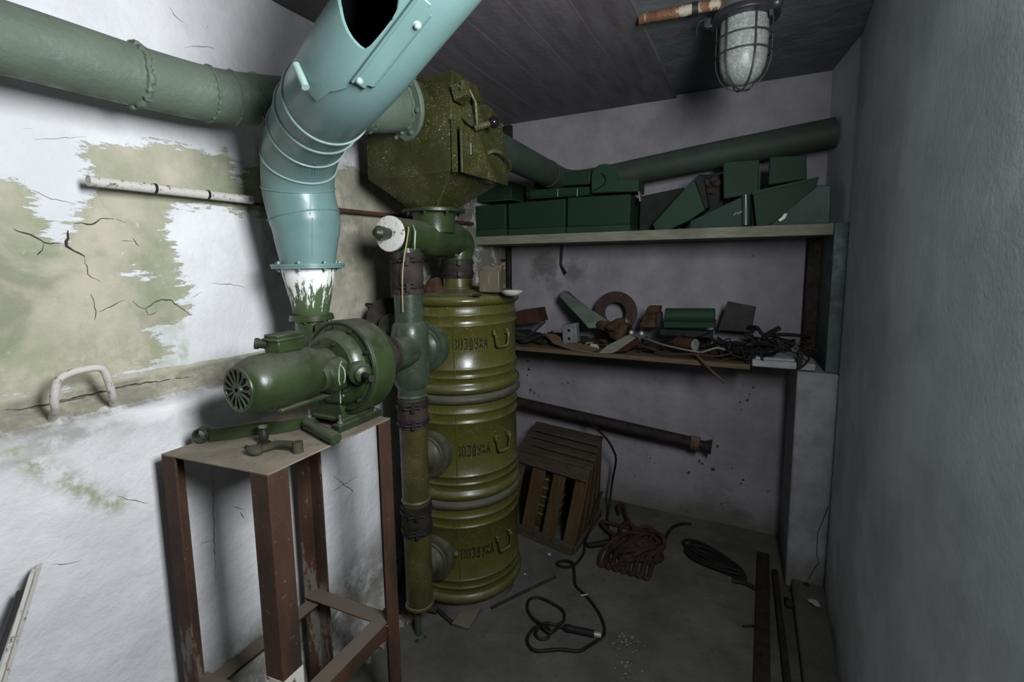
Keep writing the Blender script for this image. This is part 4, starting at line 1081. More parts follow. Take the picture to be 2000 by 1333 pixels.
# ------------------------------------------------------------------ shelves
SF, SZ = 2.30, 1.582
MB().box(((XL+.297)/2, (SF+YB)/2, SZ-.0235), (.297-XL, YB-SF, .047)).build('upper_shelf', M['woodpale'], bevel=.003, label='long pale wooden shelf board carrying the dark green boxes', cat='shelf')
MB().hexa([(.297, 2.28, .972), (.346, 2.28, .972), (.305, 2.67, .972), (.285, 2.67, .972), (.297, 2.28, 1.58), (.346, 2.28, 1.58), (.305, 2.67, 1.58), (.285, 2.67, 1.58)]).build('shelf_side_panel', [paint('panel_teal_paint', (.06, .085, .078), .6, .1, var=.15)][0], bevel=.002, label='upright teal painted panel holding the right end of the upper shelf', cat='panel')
MB().box(((XL-.0+.03)/2, 2.465, .974), (.03-XL-.02, .43, .022)).build('lower_shelf', M['woodlow'], bevel=.003, label='thin brown lower shelf board heaped with scrap', cat='shelf')
mb = MB(); mb.box((.145, 2.42, .990), (.235, .30, .030)); mb.build('pale_slab', M['white'], bevel=.005, label='whitish slab closing the right end of the lower shelf', cat='slab')
MB().box((.11, 2.36, 1.009), (.15, .14, .012), rz(4)).build('pale_tile', M['white'], bevel=.003, label='thin chipped tile lying on the whitish slab at the shelf end', cat='tile')
t = thing('shelf_bracket', (-.86, 2.6, 1.0), 'dark steel bracket frame under the left end of the upper shelf', 'bracket')
bx = ony(991, 520, 2.64).x
MB().bar((bx, 2.63, .985), (bx, 2.63, 1.535), (.022, 0, 0), (0, .03, 0)).build('upright', M['darkmetal'], t, bevel=.002)
MB().bar(ony(925, 500, 2.60), ony(985, 507, 2.60), (0, 0, -.012), (0, .03, 0)).build('crossbar', M['darkmetal'], t, bevel=.002)
hk = [ony(1098, 488, 2.655), ony(1096, 515, 2.655), ony(1098, 522, 2.655), ony(1105, 534, 2.63)]
hk[0].z = 1.54
MB().tube(hk, .007, 8).build('shelf_hook', M['darkmetal'], label='bent dark hook hanging from the underside of the upper shelf', cat='hook')

# boxes on the upper shelf: each a tapering sheet-metal box with a lid lip and its front face
def px_hexa(front, y, dep, mb=None, back=1.0, lift=0):
    """box whose front corners (ll, lr, ur, ul) are seen at photo points at depth y and which is dep deep"""
    mb = mb or MB(); f = []
    ys = y if isinstance(y, (list, tuple)) else [y]*4
    for (a, b), yy in zip(front, ys): f.append(ony(a, b, yy))
    c = sum(f, V())/4
    bk = [V((c.x+(p.x-c.x)*back, p.y+dep, c.z+(p.z-c.z)*back+lift)) for p in f]
    return mb.hexa([f[0], f[1], bk[1], bk[0], f[3], f[2], bk[2], bk[3]])
def gbox(front, y, dep, label, mats=('boxgreen', 'boxgreen2'), lip=.28, group=None, floor_z=None, bottom=True):
    ll, lr, ur, ul = front
    f = [ony(a, b, y) for a, b in front]
    t = thing('storage_box', (sum(f, V())/4).xy.to_3d()+V((0, dep/2, min(p.z for p in f))), label, 'box', group)
    def L(p, q, k): return (p[0]+(q[0]-p[0])*k, p[1]+(q[1]-p[1])*k)
    m0, m1 = L(ll, ul, lip), L(lr, ur, lip)
    px_hexa([m0, m1, ur, ul], y+.002, dep-.004).build('body', M[mats[0]], t, bevel=.005, segs=3)
    px_hexa([(ll[0]-1, ll[1]), (lr[0]+1, lr[1]), (m1[0]+1, m1[1]), (m0[0]-1, m0[1])], y-.002, dep+.002).build('lid', M[mats[1]], t, bevel=.003)
    return t
def shelfy(x): return ony(x, 450, SF)
def sh(x, y=SF+.005): # photo row of the shelf top at photo column x and depth y
    lo, hi = 380, 520
    for _ in range(30):
        md = (lo+hi)/2
        if ony(x, md, y).z > SZ: lo = md
        else: hi = md
    return md
g = 'dark green boxes on the upper shelf'
gbox([(896, sh(896)), (988, sh(988)), (987, 398), (893, 406)], SF+.01, .30, 'dark green box at the left end of the bottom row, partly behind the hopper', group=g, lip=.22)
gbox([(993, sh(993)), (1103, sh(1103)), (1104, 388), (992, 398)], SF+.008, .30, 'dark green box second from left in the shelf bottom row', group=g, lip=.20)
gbox([(1107, sh(1107)), (1229, sh(1229)), (1232, 379), (1108, 386)], SF+.006, .30, 'largest dark green box, right end of the shelf bottom row', group=g, lip=.18)
gbox([(905, 398), (999, 391), (998, 354), (925, 360)], SF+.03, .2, 'green box lying on the leftmost bottom box, next to the hopper', group=g, lip=.1)
gbox([(1035, 389), (1150, 381), (1151, 364), (1034, 370)], SF+.02, .15, 'shallow green tray with two pale drips on the second bottom box', group=g, lip=.15)
for px in (1089, 1127):
    p = ony(px, 371, SF+.0145); MB().bar(ony(px, 384, SF+.0165), ony(px, 369, SF+.0165), (.003, 0, 0), (0, -.002, 0)).build('paint_streak', M['drip'], bpy.data.objects['storage_box.004'])
px_hexa([(1040, 367), (1152, 360), (1154, 331), (1046, 345)], SF+.04, .12).build('storage_box', M['boxgreen'], bevel=.006, group=g, label='dark green box lying on the shallow tray with the two pale drips', cat='box')
t = thing('storage_box', ony(1200, 380, SF+.02), 'green box with rounded tab and wire loop, on the largest bottom box', 'box', g)
px_hexa([(1156, 378), (1247, 374), (1248, 350), (1158, 348)], SF+.02, .14).build('body', M['boxgreen2'], t, bevel=.004)
tb = []
cxp, cyp = 1181, 346
for i in range(17):
    a = pi*i/16; tb.append(ony(cxp+26*cos(a), cyp-26*sin(a), SF+.016))
tb = [ony(1207, 374, SF+.016)]+tb+[ony(1155, 377, SF+.016)]
MB().prism(tb, (0, .012, 0)).build('rounded_tab', M['boxgreen2'], t, bevel=.002)
MB().tube(smooth([ony(a, b, SF+.006) for a, b in [(1176, 338), (1183, 348), (1182, 358), (1170, 367), (1158, 373)]], 5), .003, 6).build('wire_loop', M['cable'], t)
MB().bar(ony(1246, 374, SF+.02), ony(1249, 394, SF+.02), (.006, 0, 0), (0, .05, 0)).build('loose_strap', M['steel'], t)
t = thing('storage_box', ony(1285, 440, 2.42), 'blackish open box in shadow in the middle of the shelf', 'box', g)
px_hexa([(1248, sh(1248, 2.46)), (1330, sh(1330, 2.46)), (1335, 366), (1250, 384)], 2.46, .17).build('body', M['boxdark'], t, bevel=.004)
# tilted plate-like box leaning to the right
def slab(front, y, dep, name, mat, label, par=None, bevel=.003, grp=g, cat='box'):
    return px_hexa(front, y, dep).build(name, M[mat], par, bevel=bevel, label=label, cat=cat, group=grp)
t = thing('storage_box', ony(1320, 440, 2.33), 'green metal box tipped up on its corner, leaning right against the others', 'box', g)
MB().prism([ony(a, b, 2.335) for a, b in [(1275, 438), (1279, sh(1279, 2.335)), (1308, sh(1308, 2.335)), (1348, 430), (1377, 410), (1355, 349)]], (.0, .10, 0)).build('side', M['boxgreen2'], t, bevel=.003)
MB().prism([ony(a, b, 2.34) for a, b in [(1356, 348), (1366, 340), (1374, 348), (1384, 405), (1377, 409)]], (0, .10, 0)).build('edge', M['boxdark'], t, bevel=.002)
t = thing('storage_box', ony(1388, 410, 2.42), 'dark box with cluttered open side behind the tipped one', 'box', g)
px_hexa([(1376, sh(1376, 2.46)), (1412, sh(1412, 2.46)), (1412, 340), (1366, 342)], 2.46, .15).build('body', M['boxdark'], t, bevel=.003)
for (a, b, r) in ((1380, 355, .02), (1395, 350, .018), (1402, 358, .02), (1388, 372, .02)): MB().ball(ony(a, b, 2.45), r, 1.2, .6, .9, 14, 9, jit=.3, seed=a).build('clutter', M['junk'], t)
MB().bar(ony(1366, 341, 2.45), ony(1412, 339, 2.45), (0, 0, -.006), (0, .02, 0)).build('rim', M['boxdark'], t)
# glossy wedge
t = thing('storage_box', ony(1410, 440, 2.31), 'glossy wedge-shaped green box with a bright right edge and a white scuff', 'box', g)
wp = [(1348, sh(1348, 2.305)-1), (1463, sh(1463, 2.305)-1), (1465, 377), (1452, 382)]
P_ = [ony(a, b, y) for a, b, y in [(1348, sh(1348, 2.35), 2.35), (1450, sh(1450, 2.305), 2.305), (1450, 384, 2.305), (1348, 432, 2.35)]]
MB().prism(P_, (0, .13, 0)).build('side', M['boxgloss'], t, bevel=.002)
ex0, ex1 = ony(1456, sh(1456, 2.30), 2.315), ony(1456, 381, 2.315)
MB().tube([ex0+V((0, 0, .004)), ex1], .019, 20).build('rolled_edge', M['boxgloss'], t)
sc = MB(); sc.tube(smooth([ony(a, b, 2.304) for a, b in [(1433, 421), (1438, 416), (1443, 417), (1449, 412)]], 4), .0035, 6); sc.build('scuff', M['steel_lt'], t)
# two standing boxes
px_hexa([(1413, 389), (1481, 378), (1484, 311), (1412, 316)], 2.36, .09).build('storage_box', M['boxgreen'], bevel=.004, group=g, label='square green box standing upright on edge behind the glossy wedge', cat='box')
px_hexa([(1500, 362), (1576, 350), (1575, 303), (1503, 306)], 2.38, .06).build('storage_box', M['boxgreen'], bevel=.004, group=g, label='upright square green box, farther right of the two standing ones', cat='box')
MB().prism([ony(a, b, 2.40) for a, b in [(1468, sh(1468, 2.4)), (1492, sh(1492, 2.4)), (1476, 372), (1466, 380)]], (0, .1, 0)).build('storage_box', M['boxdark'], bevel=.002, group=g, label='narrow black gap box squeezed right beside the bright wedge edge', cat='box')
t = thing('storage_box', ony(1540, 400, 2.35), 'large slanting green box whose upper edge rises to the right', 'box', g)
MB().prism([ony(a, b, 2.345) for a, b in [(1477, sh(1477, 2.345)), (1500, sh(1500, 2.345)), (1560, 400), (1592, 370), (1600, 346), (1590, 349), (1470, 378)]], (0, .14, 0)).build('side', M['boxgreen'], t, bevel=.003)
MB().prism([ony(a, b, 2.34) for a, b in [(1468, 381), (1594, 350), (1598, 345), (1470, 374)]], (0, .15, 0)).build('top_edge', M['boxgreen2'], t, bevel=.001)
t = thing('storage_box', ony(1570, 440, 2.31), 'glossy dark green wedge box with a painted corner highlight at the right end', 'box', g)
MB().prism([ony(a, b, y) for a, b, y in [(1500, sh(1500, 2.36), 2.36), (1621, sh(1621, 2.31), 2.31), (1623, 362, 2.31), (1597, 362, 2.32)]], (0, .12, 0)).build('side', M['boxgloss'], t, bevel=.003)
MB().prism([ony(a, b, 2.3355) for a, b in [(1520, 430), (1524, 433), (1534, 426), (1538, 418), (1532, 417), (1527, 424)]], (0, .001, 0)).build('corner_highlight', M['steel'], t)  # pale steel patch stands in for the highlight on the corner

# ------------------------------------------------------------------ scrap on the lower shelf
LS = .985
def ls(px, y):      # point on the lower shelf under photo column px at depth y
    q = ony(px, 650, y); return V((q.x, y, LS))
px_hexa([(1008, 635), (1055, 630), (1048, 603), (1006, 609)], 2.38, .12).build('card_box', M['brown'], bevel=.002, label='small red-brown box at the left end of the lower shelf', cat='box')
rr = random.Random(5)
sc = MB()
p0 = ls(1025, 2.36)
MB().ball(p0+V((0, .02, .03)), .08, 1.0, 1.1, .45, 36, 20, jit=.5, seed=11).build('scrap_bundle', M['boxdark'], label='black crumpled sheet bundle under the small red-brown box', cat='bundle')
MB().tube(smooth([ls(1000, 2.28)+V((0, 0, .03)), ls(1030, 2.30)+V((0, 0, .05)), ony(1065, 628, 2.35)], 4), .006, 8).build('bent_rod', M['darkmetal'], label='bent dark rod poking out above the black sheet bundle', cat='rod')
# pale wedge beam leaning
t = thing('angled_beam', ls(1150, 2.45), 'pale green wooden block beam leaning up to the left on the lower shelf', 'beam')
MB().hexa([ony(1100, 592, 2.50), ony(1092, 578, 2.50), ony(1100, 567, 2.58), ony(1112, 570, 2.60), ony(1150, 642, 2.36), ony(1143, 633, 2.36), ony(1185, 625, 2.42), ony(1190, 640, 2.44)]).build('beam', M['duct'], t, bevel=.003)
# ring disc
t = thing('ring_disc', ls(1202, 2.56), 'large rusty flat ring standing upright against the back wall', 'ring')
MB().lathe([(.058, -.008), (.118, -.008), (.118, .008), (.058, .008), (.058, -.008)], ony(1202, 611, 2.57), (.05, -1, .12), 72, cap=False).build('ring', rusty('ring_dark_rust', (.07, .035, .025), (.03, .02, .018)), t, bevel=.002)
MB().ball(ony(1196, 642, 2.40), .055, 1.15, .9, .85, 40, 24, jit=.45, seed=21).build('brown_bag', M['cloth'], label='crumpled brown cloth bag in front of the rusty ring', cat='bag')
# grey switch box with two round sockets
t = thing('switch_box', ls(1112, 2.27), 'small grey push-button box with two round holes, near the shelf edge', 'switch box')
sb_ = px_hexa([(1099, 673), (1127, 670), (1125, 632), (1097, 635)], 2.27, .05); so = sb_.build('case', M['grey'], t, bevel=.004)
for (a, b) in ((1111.5, 646), (1112, 662)):
    p = ony(a, b, 2.2695)
    ro = MB(); ro.lathe([(.0095, 0), (.0145, 0), (.0145, .004), (.0095, .004), (.0095, 0)], p, (0, -1, 0), 28, cap=False); ro = ro.build('socket_ring', M['steel_lt'], t)
    MB().cyl(p, p+V((0, -.003, 0)), .0098, n=24).build('socket', M['black'], ro)
# wooden sheets hanging over the edge
def sheet(px, yz, name, mat, label, th=.006):
    pts = [ony(a, b, y) for (a, b), y in zip(px, yz)]
    return MB().prism(pts, (0, 0, th)).build(name, M[mat], bevel=.001, label=label, cat='sheet')
sheet([(1063, 653), (1085, 655), (1108, 668), (1170, 683), (1150, 690), (1120, 686), (1080, 672)], [2.32, 2.34, 2.30, 2.27, 2.24, 2.24, 2.26], 'wood_offcut', 'woodlow', 'curved thin wood offcut under the grey switch box')
sheet([(1170, 691), (1185, 678), (1225, 657), (1242, 660), (1225, 680), (1195, 690)], [2.24, 2.28, 2.34, 2.34, 2.27, 2.24], 'wood_offcut', 'woodpale', 'pale split wood piece sticking over the shelf edge below the cloth bag')
sheet([(1205, 688), (1240, 664), (1252, 668), (1225, 686)], [2.24, 2.32, 2.30, 2.24], 'wood_offcut', 'brown', 'brown wood splinter beside the pale split wood piece')
MB().lathe([(.004, 0), (.024, .0), (.028, .006), (.026, .010), (.004, .011)], ls(1160, 2.30)+V((0, 0, .012)), (0, -.25, 1), 36).box(ls(1160, 2.31)+V((0, 0, .028)), (.035, .004, .006)).build('jar_lid', M['dish'], label='round shiny metal lid lying right of the grey switch box', cat='lid')
MB().cyl(ls(1140, 2.38)+V((-.05, 0, .012)), ls(1140, 2.38)+V((.05, .01, .02)), .010, n=14).build('short_tube', M['duct'], label='short grey tube lying behind the grey switch box', cat='tube')
for i, (a, b, lb) in enumerate(((1233, 650, 'shiny round metal ball fitting, left of the pair by the brown block'), (1253, 652, 'shiny round metal ball fitting, right of the pair by the brown block'))):
    t = thing('ball_fitting', ls(a, 2.33), lb, 'metal ball', 'shiny balls on the lower shelf')
    p = ony(a, b, 2.33); MB().ball(p, .0135).build('ball', M['steel_lt'], t)
    MB().cyl(p+V((-.01, .03, .03)), p, .007, .009, 14).build('stem', M['darkmetal'], t)
MB().ball(ony(1222, 632, 2.42), .022, .8, .8, 1.3, 20, 12).build('glass_bulb', M['steel'], label='dull grey bulb standing just above the metal knobs', cat='bulb')
px_hexa([(1247, 640), (1282, 640), (1290, 599), (1265, 599)], 2.40, .06).build('brown_block', M['cloth'], bevel=.003, label='brown wooden block standing left of the green channel', cat='block')
# green channel
t = thing('metal_channel', ls(1340, 2.42), 'green rounded metal channel lying on the scrap heap', 'channel')
vs = []; 
a0, a1 = ony(1300, 621, 2.42), ony(1396, 622, 2.42)
MB().lathe([(.034, 0), (.036, .002), (.036, (a1-a0).length-.002), (.034, (a1-a0).length)], a0+V((0, 0, .012)), a1-a0, 36).build('shell', M['boxgreen2'], t)
MB().bar(ony(1296, 641, 2.40), ony(1396, 641, 2.40), (0, 0, .032), (0, .08, 0)).build('base', M['boxgreen'], t, bevel=.002)
MB().box(ony(1288, 624, 2.42), (.022, .07, .075)).build('end_plate', M['darkmetal'], t, bevel=.003)
MB().box(ony(1340, 650, 2.42), (.24, .07, .03)).build('dark_plank', M['boxdark'], bevel=.003, label='blackened plank under the green channel', cat='plank')
# dark square plate
px_hexa([(1402, 645), (1467, 650), (1477, 600), (1421, 589)], 2.50, .015).build('square_plate', M['darkmetal'], bevel=.002, label='dark square plate leaning on the wall right of the green channel', cat='plate')
# tin cylinder lying
t = thing('tin_cylinder', ls(1340, 2.30), 'small brown tin lying on its side with a shiny round end', 'tin')
p = ony(1357, 674, 2.285)
MB().cyl(p+V((-.085, .04, 0)), p, .027, n=36).build('side', M['brown'], t)
MB().lathe([(.027, 0), (.028, .003), (.025, .005), (.003, .003)], p, (.8, -.45, 0), 36).build('end', M['steel_lt'], t)
# flat strips and cables
def strip(px, name, mat, r, label, cat, k=5, n_=6, par=None):
    return MB().tube(smooth([ony(a, b, y) for a, b, y in px], k), r, n_).build(name, M[mat], par, label=label, cat=cat)
strip([(1235, 655, 2.34), (1262, 662, 2.30), (1290, 672, 2.28), (1330, 682, 2.26), (1368, 689, 2.25)], 'thin_tube', 'steel', .0045, 'thin pale tube running right from the knobs to the tin', 'tube')
strip([(1270, 662, 2.36), (1300, 664, 2.34), (1345, 661, 2.34), (1385, 650, 2.36), (1398, 640, 2.40)], 'black_cord', 'cable', .003, 'thin black cord looping in front of the green channel', 'cord')
strip([(1308, 680, 2.28), (1312, 668, 2.30), (1325, 658, 2.32), (1340, 655, 2.33)], 'wire_hoop', 'cable', .003, 'short wire hoop bending over the small brown tin', 'wire')
strip([(1360, 694, 2.24), (1375, 710, 2.22), (1395, 730, 2.22), (1416, 748, 2.22)], 'hanging_stick', 'rust', .006, 'brown stick hanging down over the lower shelf edge', 'stick')
strip([(1463, 638, 2.45), (1478, 640, 2.42), (1488, 652, 2.40), (1500, 655, 2.40), (1530, 654, 2.42), (1560, 656, 2.44), (1582, 660, 2.46)], 'thick_cable', 'cable', .008, 'thick black cable running along the heap to the right corner', 'cable')
strip([(1490, 660, 2.38), (1502, 652, 2.37), (1515, 645, 2.36), (1524, 640, 2.36)], 'wrench_handle', 'darkmetal', .012, 'dark stubby tool handle pointing up out of the scrap', 'tool')
strip([(1555, 722, 2.24), (1570, 714, 2.24), (1580, 700, 2.26), (1572, 690, 2.30), (1560, 676, 2.33)], 'hanging_cable', 'cable', .004, 'black cable curling down off the whitish slab', 'cable')
strip([(1240, 672, 2.30), (1300, 690, 2.25), (1350, 692, 2.245), (1400, 696, 2.25), (1430, 690, 2.28)], 'flat_strap', 'brown', .005, 'brown strap lying along the front edge of the lower shelf', 'strap')
strip([(1370, 689, 2.25), (1385, 684, 2.28), (1402, 680, 2.30), (1425, 686, 2.28)], 'yellow_strip', 'woodpale', .005, 'short pale strip right of the small brown tin', 'strip')
MB().box(ony(1562, 702, 2.27), (.02, .03, .07)).build('dark_clip', M['darkmetal'], bevel=.003, label='dark upright clip in front of the whitish slab', cat='clip')
# heap of small uncountable scrap
mb = MB(); rr = random.Random(9)
for i in range(230):
    px = rr.uniform(1040, 1585); y = rr.uniform(2.30, 2.62); p = ls(px, y)
    hh = .012+.05*math.exp(-((px-1440)/110)**2)*rr.random()+.02*rr.random()
    if px > 1460: p.z += .03
    p.z += hh*rr.random()
    s_ = rr.uniform(.008, .03)
    if rr.random() < .45: mb.box(p+V((0, 0, s_*.4)), (s_*rr.uniform(1, 2.6), s_, s_*rr.uniform(.2, .8)), rot(rr.uniform(-30, 30), rr.uniform(-30, 30), rr.uniform(0, 180)))
    elif rr.random() < .5: mb.tube([p+V((rr.uniform(-.06, .06), rr.uniform(-.03, .03), rr.uniform(0, .02))), p+V((0, 0, .02)), p+V((rr.uniform(-.06, .06), rr.uniform(-.03, .03), rr.uniform(.0, .03)))], rr.uniform(.002, .006), 6)
    else: mb.ball(p+V((0, 0, s_*.3)), s_*.7, 1.3, 1, .6, 10, 7, jit=.4, seed=i)
mb.build('loose_scrap', M['junk'], label='heap of small dark scrap spread over the lower shelf', cat='scrap', kind='stuff')
mb = MB()
for i in range(26):
    px = rr.uniform(1405, 1480); p = ls(px, rr.uniform(2.27, 2.5)); 
    pts = [p+V((rr.uniform(-.1, .1), rr.uniform(-.05, .05), rr.uniform(.0, .075))) for _ in range(5)]
    mb.tube(smooth(pts, 4), rr.uniform(.003, .006), 6)
mb.build('tangled_wires', M['cable'], label='black tangle of wires under the dark square plate', cat='wires', kind='stuff')

# ------------------------------------------------------------------ long pipe against the back wall
t = thing('long_pipe', (-.7, 2.58, .5), 'long dark rusty pipe with flared end sloping along the back wall above the crate', 'pipe')
pa, pb = ony(1000, 783, 2.52), ony(1356, 866, 2.57)
MB().cyl(pa, pb, .031, n=36).build('pipe', M['rubber_dk'], t)
d = (pb-pa).normalized()
MB().lathe([(.031, -.02), (.037, -.018), (.038, .025), (.033, .028)], pb, d, 36).build('coupling', M['rust'], t)
MB().lathe([(.022, .025), (.024, .05), (.040, .085), (.036, .085), (.02, .05)], pb, d, 36).build('flared_end', M['darkmetal'], t)

# ------------------------------------------------------------------ crate
t = thing('wooden_crate', (-.86, 2.3, 0), 'racked brown slatted wooden crate standing behind the canisters', 'crate')
A0, B0 = V((-1.05-.10, 2.145, 0)), V((-.722, 2.068, 0))          # front bottom, left and right
sk = V((.078, .035, .440))                                        # racked posts lean to the right
dv = V((.02, .40, 0)); dvt = V((-.05, .37, .02))
def CP(u, v, w):     # u along the front, v back, w up
    return A0.lerp(B0, u)+dv.lerp(dvt, w)*v+sk*w
nf = (B0-A0).cross(V((0, 0, 1))).normalized()
if nf.y > 0: nf = -nf
nf = V((nf.x, nf.y, 0))
def slat(u0, u1, v0, v1, w0, w1, off, th, name='slat', mat='wood'):
    """face slat; off/th push it outward along the face"""
    c = [CP(u0, v0, w0), CP(u1, v0, w0), CP(u1, v1, w1), CP(u0, v1, w1)]
    return c
def fslat(u0, u1, w0, w1, off, th, name, mat):
    c = [CP(u0, 0, w0), CP(u1, 0, w0), CP(u1, 0, w1), CP(u0, 0, w1)]
    MB().prism([p+nf*off for p in c], nf*th).build(name, M[mat], t, bevel=.002)
for (u0, u1) in ((.02, .14), (.26, .44), (.555, .715), (.845, 1.0)): fslat(u0, u1, .04, .93, -.012, .011, 'front_slat', 'wood')
fslat(-.0, 1.0, -.0, .11, 0, .018, 'bottom_rail', 'woodtop'); fslat(0, 1.0, .86, .995, 0, .014, 'top_rail', 'woodtop')
rn = V((1, 0, 0)) - dv.normalized()*dv.normalized().x
for (v0, v1) in ((0, .25), (.30, .55), (.60, .80), (.85, 1.0)):
    c = [CP(1, v0, .02), CP(1, v1, .02), CP(1, v1, .98), CP(1, v0, .98)]
    MB().prism(c, (-.010, 0, 0)).build('side_slat', M['wood'], t, bevel=.002)
c = [CP(1, 0, 0), CP(1, 1, 0), CP(1, 1, .09), CP(1, 0, .09)]
MB().prism(c, (.012, 0, 0)).build('side_rail', M['woodtop'], t, bevel=.002)
for (v0, v1) in ((-.03, .13), (.21, .37), (.46, .60), (.69, .98)):
    c = [CP(0, v0, 1), CP(1.02, v0, 1), CP(1.02, v1, 1), CP(0, v1, 1)]
    MB().prism(c, (0, 0, .013)).build('top_board', M['woodtop'], t, bevel=.002)
c = [CP(0, .97, 0), CP(1, .97, 0), CP(1, .97, .98), CP(0, .97, .98)]
MB().prism(c, (0, .01, 0)).build('back_panel', M['wood'], t)
# ribbed item seen inside the crate
mb = MB()
q = CP(.42, .45, .0); mb.lathe([(.085, .01), (.085, .05)]+sum([[(.085, z), (.090, z+.006), (.085, z+.012)] for z in (.07, .12, .17, .22, .27, .32)], [])+[(.085, .40)], q, (0.12, .06, 1), 36)
mb.build('ribbed_cylinder', M['olive_pipe'], label='ribbed olive cylinder stored inside the slatted crate', cat='cylinder')

# ------------------------------------------------------------------ cables, ropes and scraps on the floor
def fl(px, py, z=0): return onz(px, py, z)
def fcable(pts, r, name, mat, label, cat, k=8, z=None, par=None, n_=8):
    P3 = []
    for q in pts:
        if len(q) == 2: P3.append(fl(q[0], q[1], r))
        else: P3.append(V(q[2]) if isinstance(q[2], tuple) else fl(q[0], q[1], q[2]))
    return MB().tube(smooth(P3, k), r, n_).build(name, M[mat], par, label=label, cat=cat)
t = thing('cable_with_handle', fl(1110, 1230), 'black rubber cable with a ribbed handle lying in loops on the open floor', 'cable')
cab = [(1190, 850, .52), (1200, 870, .47), (1196, 930, .30), (1188, 985, .12), (1183, 1012, .012)]
loops = [(1128, 1020, .13), (1148, 985, .20), (1160, 960, .26)]
pts = [fl(1142, 1048, .0075)+V((0, 0, 0)), fl(1140, 1080, .0075), fl(1122, 1104, .0075), fl(1100, 1108, .0075), fl(1087, 1102, .0075), fl(1098, 1096, .010), fl(1118, 1100, .018), fl(1122, 1125, .0075), fl(1125, 1145, .0075), fl(1150, 1170, .0075), fl(1172, 1202, .0075), fl(1181, 1232, .0075), fl(1174, 1246, .0075),
       fl(1150, 1262, .0075), fl(1130, 1272, .0075), fl(1090, 1269, .0075), fl(1050, 1272, .0075), fl(1033, 1262, .0075), fl(1031, 1244, .0075), fl(1045, 1226, .0075), fl(1062, 1222, .010), fl(1074, 1232, .014), fl(1070, 1246, .0075), fl(1054, 1248, .0075), fl(1046, 1236, .014), fl(1055, 1220, .018),
       fl(1040, 1208, .0075), fl(1030, 1190, .0075), fl(1034, 1172, .0075), fl(1052, 1168, .0075), fl(1080, 1180, .0075), fl(1100, 1195, .0075), fl(1101, 1213, .0075), fl(1088, 1221, .0075), fl(1070, 1218, .014), fl(1058, 1222, .022), fl(1075, 1236, .018), fl(1092, 1225, .014), fl(1102, 1227, .012)]
MB().tube(smooth(pts, 6), .006, 8).build('cable', M['cable'], t)
h0, h1 = fl(1100, 1226, .014), fl(1160, 1239, .014)
MB().lathe([(.008, 0), (.014, .01), (.0145, .03), (.012, .035), (.0135, .05), (.0135, (h1-h0).length), (.010, (h1-h0).length+.002)], h0, h1-h0, 24).build('handle', M['black'], t)
d = (h1-h0).normalized(); MB().cyl(h1-d*.002, h1+d*.028, .0105, n=20).build('silver_collar', M['steel_lt'], t)
MB().tube([fl(1134, 1164, .01), fl(1148, 1162, .014)], .003, 6).build('tie', M['yellowcord'], t)
# cable draped over crate and pipe
cc_ = [ony(1148, 822, 2.44), ony(1165, 838, 2.42), ony(1185, 858, 2.40), ony(1198, 880, 2.44), ony(1203, 900, 2.50), ony(1196, 940, 2.54), ony(1190, 990, 2.50), fl(1186, 1018, .012), fl(1192, 1050, .010)]
MB().tube(smooth(cc_, 6), .006, 8).build('draped_cable', M['cable'], label='black cable draped over the crate and hanging down its right side', cat='cable')
MB().tube(smooth([ony(1176, 960, 2.40), ony(1160, 1000, 2.33), fl(1150, 1040, .02), fl(1143, 1058, .012), fl(1150, 1066, .012), fl(1172, 1060, .014), fl(1195, 1052, .012)], 6), .007, 8).build('power_cord', M['cable'], label='black cord running from the crate side into the brown hose coil', cat='cord')
MB().cyl(fl(1147, 1066, .016), fl(1186, 1061, .016), .013, .015, 16).build('plug', M['black'], label='black plug lying between the crate and the brown hose coil', cat='plug')
# red-brown hose coil
mb = MB(); rr = random.Random(3)
def coil(c, loops_, r, mb, seed, sx=1, sy=1, lift=.0):
    rr = random.Random(seed)
    for i in range(loops_):
        a = rr.uniform(0, 2*pi); rad_x, rad_y = rr.uniform(.055, .125)*sx, rr.uniform(.03, .06)*sy; off = V((rr.uniform(-.06, .06)*sx, rr.uniform(-.09, .09)*sy, 0))
        pts = []; ph = rr.uniform(0, 6)
        for k in range(12):
            q = 2*pi*k/12; p = V((rad_x*cos(q), rad_y*sin(q), 0)); p = Matrix.Rotation(a, 3, 'Z')@p
            z = r+.004*i*(.6+.4*sin(q*2+ph))+lift*rr.random()
            pts.append(V(c)+off+p+V((0, 0, z)))
        mb.tube(smooth(pts, 4, closed=True), r, 8, closed=True)
cc2 = V((-.46, 2.235, 0))
coil(cc2, 15, .010, mb, 4, 1.1, 1.25)
mb.tube(smooth([cc2+V(p) for p in [(-.13, .24, .04), (-.15, .30, .06), (-.12, .30, .06), (-.08, .2, .05), (-.02, .1, .05)]], 5), .009, 8)
for k in range(7):
    x = -.13+k*.035; mb.tube(smooth([cc2+V(p) for p in [(x+.05, .0, .05), (x, -.10, .02), (x+.008, -.19, .011), (x+.03, -.195, .011), (x+.035, -.1, .03), (x+.06, .02, .05)]], 5), .009, 8)
mb.build('hose_coil', M['rope'], label='tangled coil of red-brown rubber hose on the floor by the back wall', cat='hose')
MB().tube(smooth([fl(1282, 1072, .012), fl(1296, 1058, .012), fl(1310, 1034, .012), fl(1330, 1024, .012), fl(1350, 1024, .012)], 6), .007, 8).build('hose_end', M['cable'], label='dark cable end curving away right from the brown hose coil', cat='cable')
mb = MB(); c3_ = (fl(1393, 1100, 0))
rr = random.Random(8)
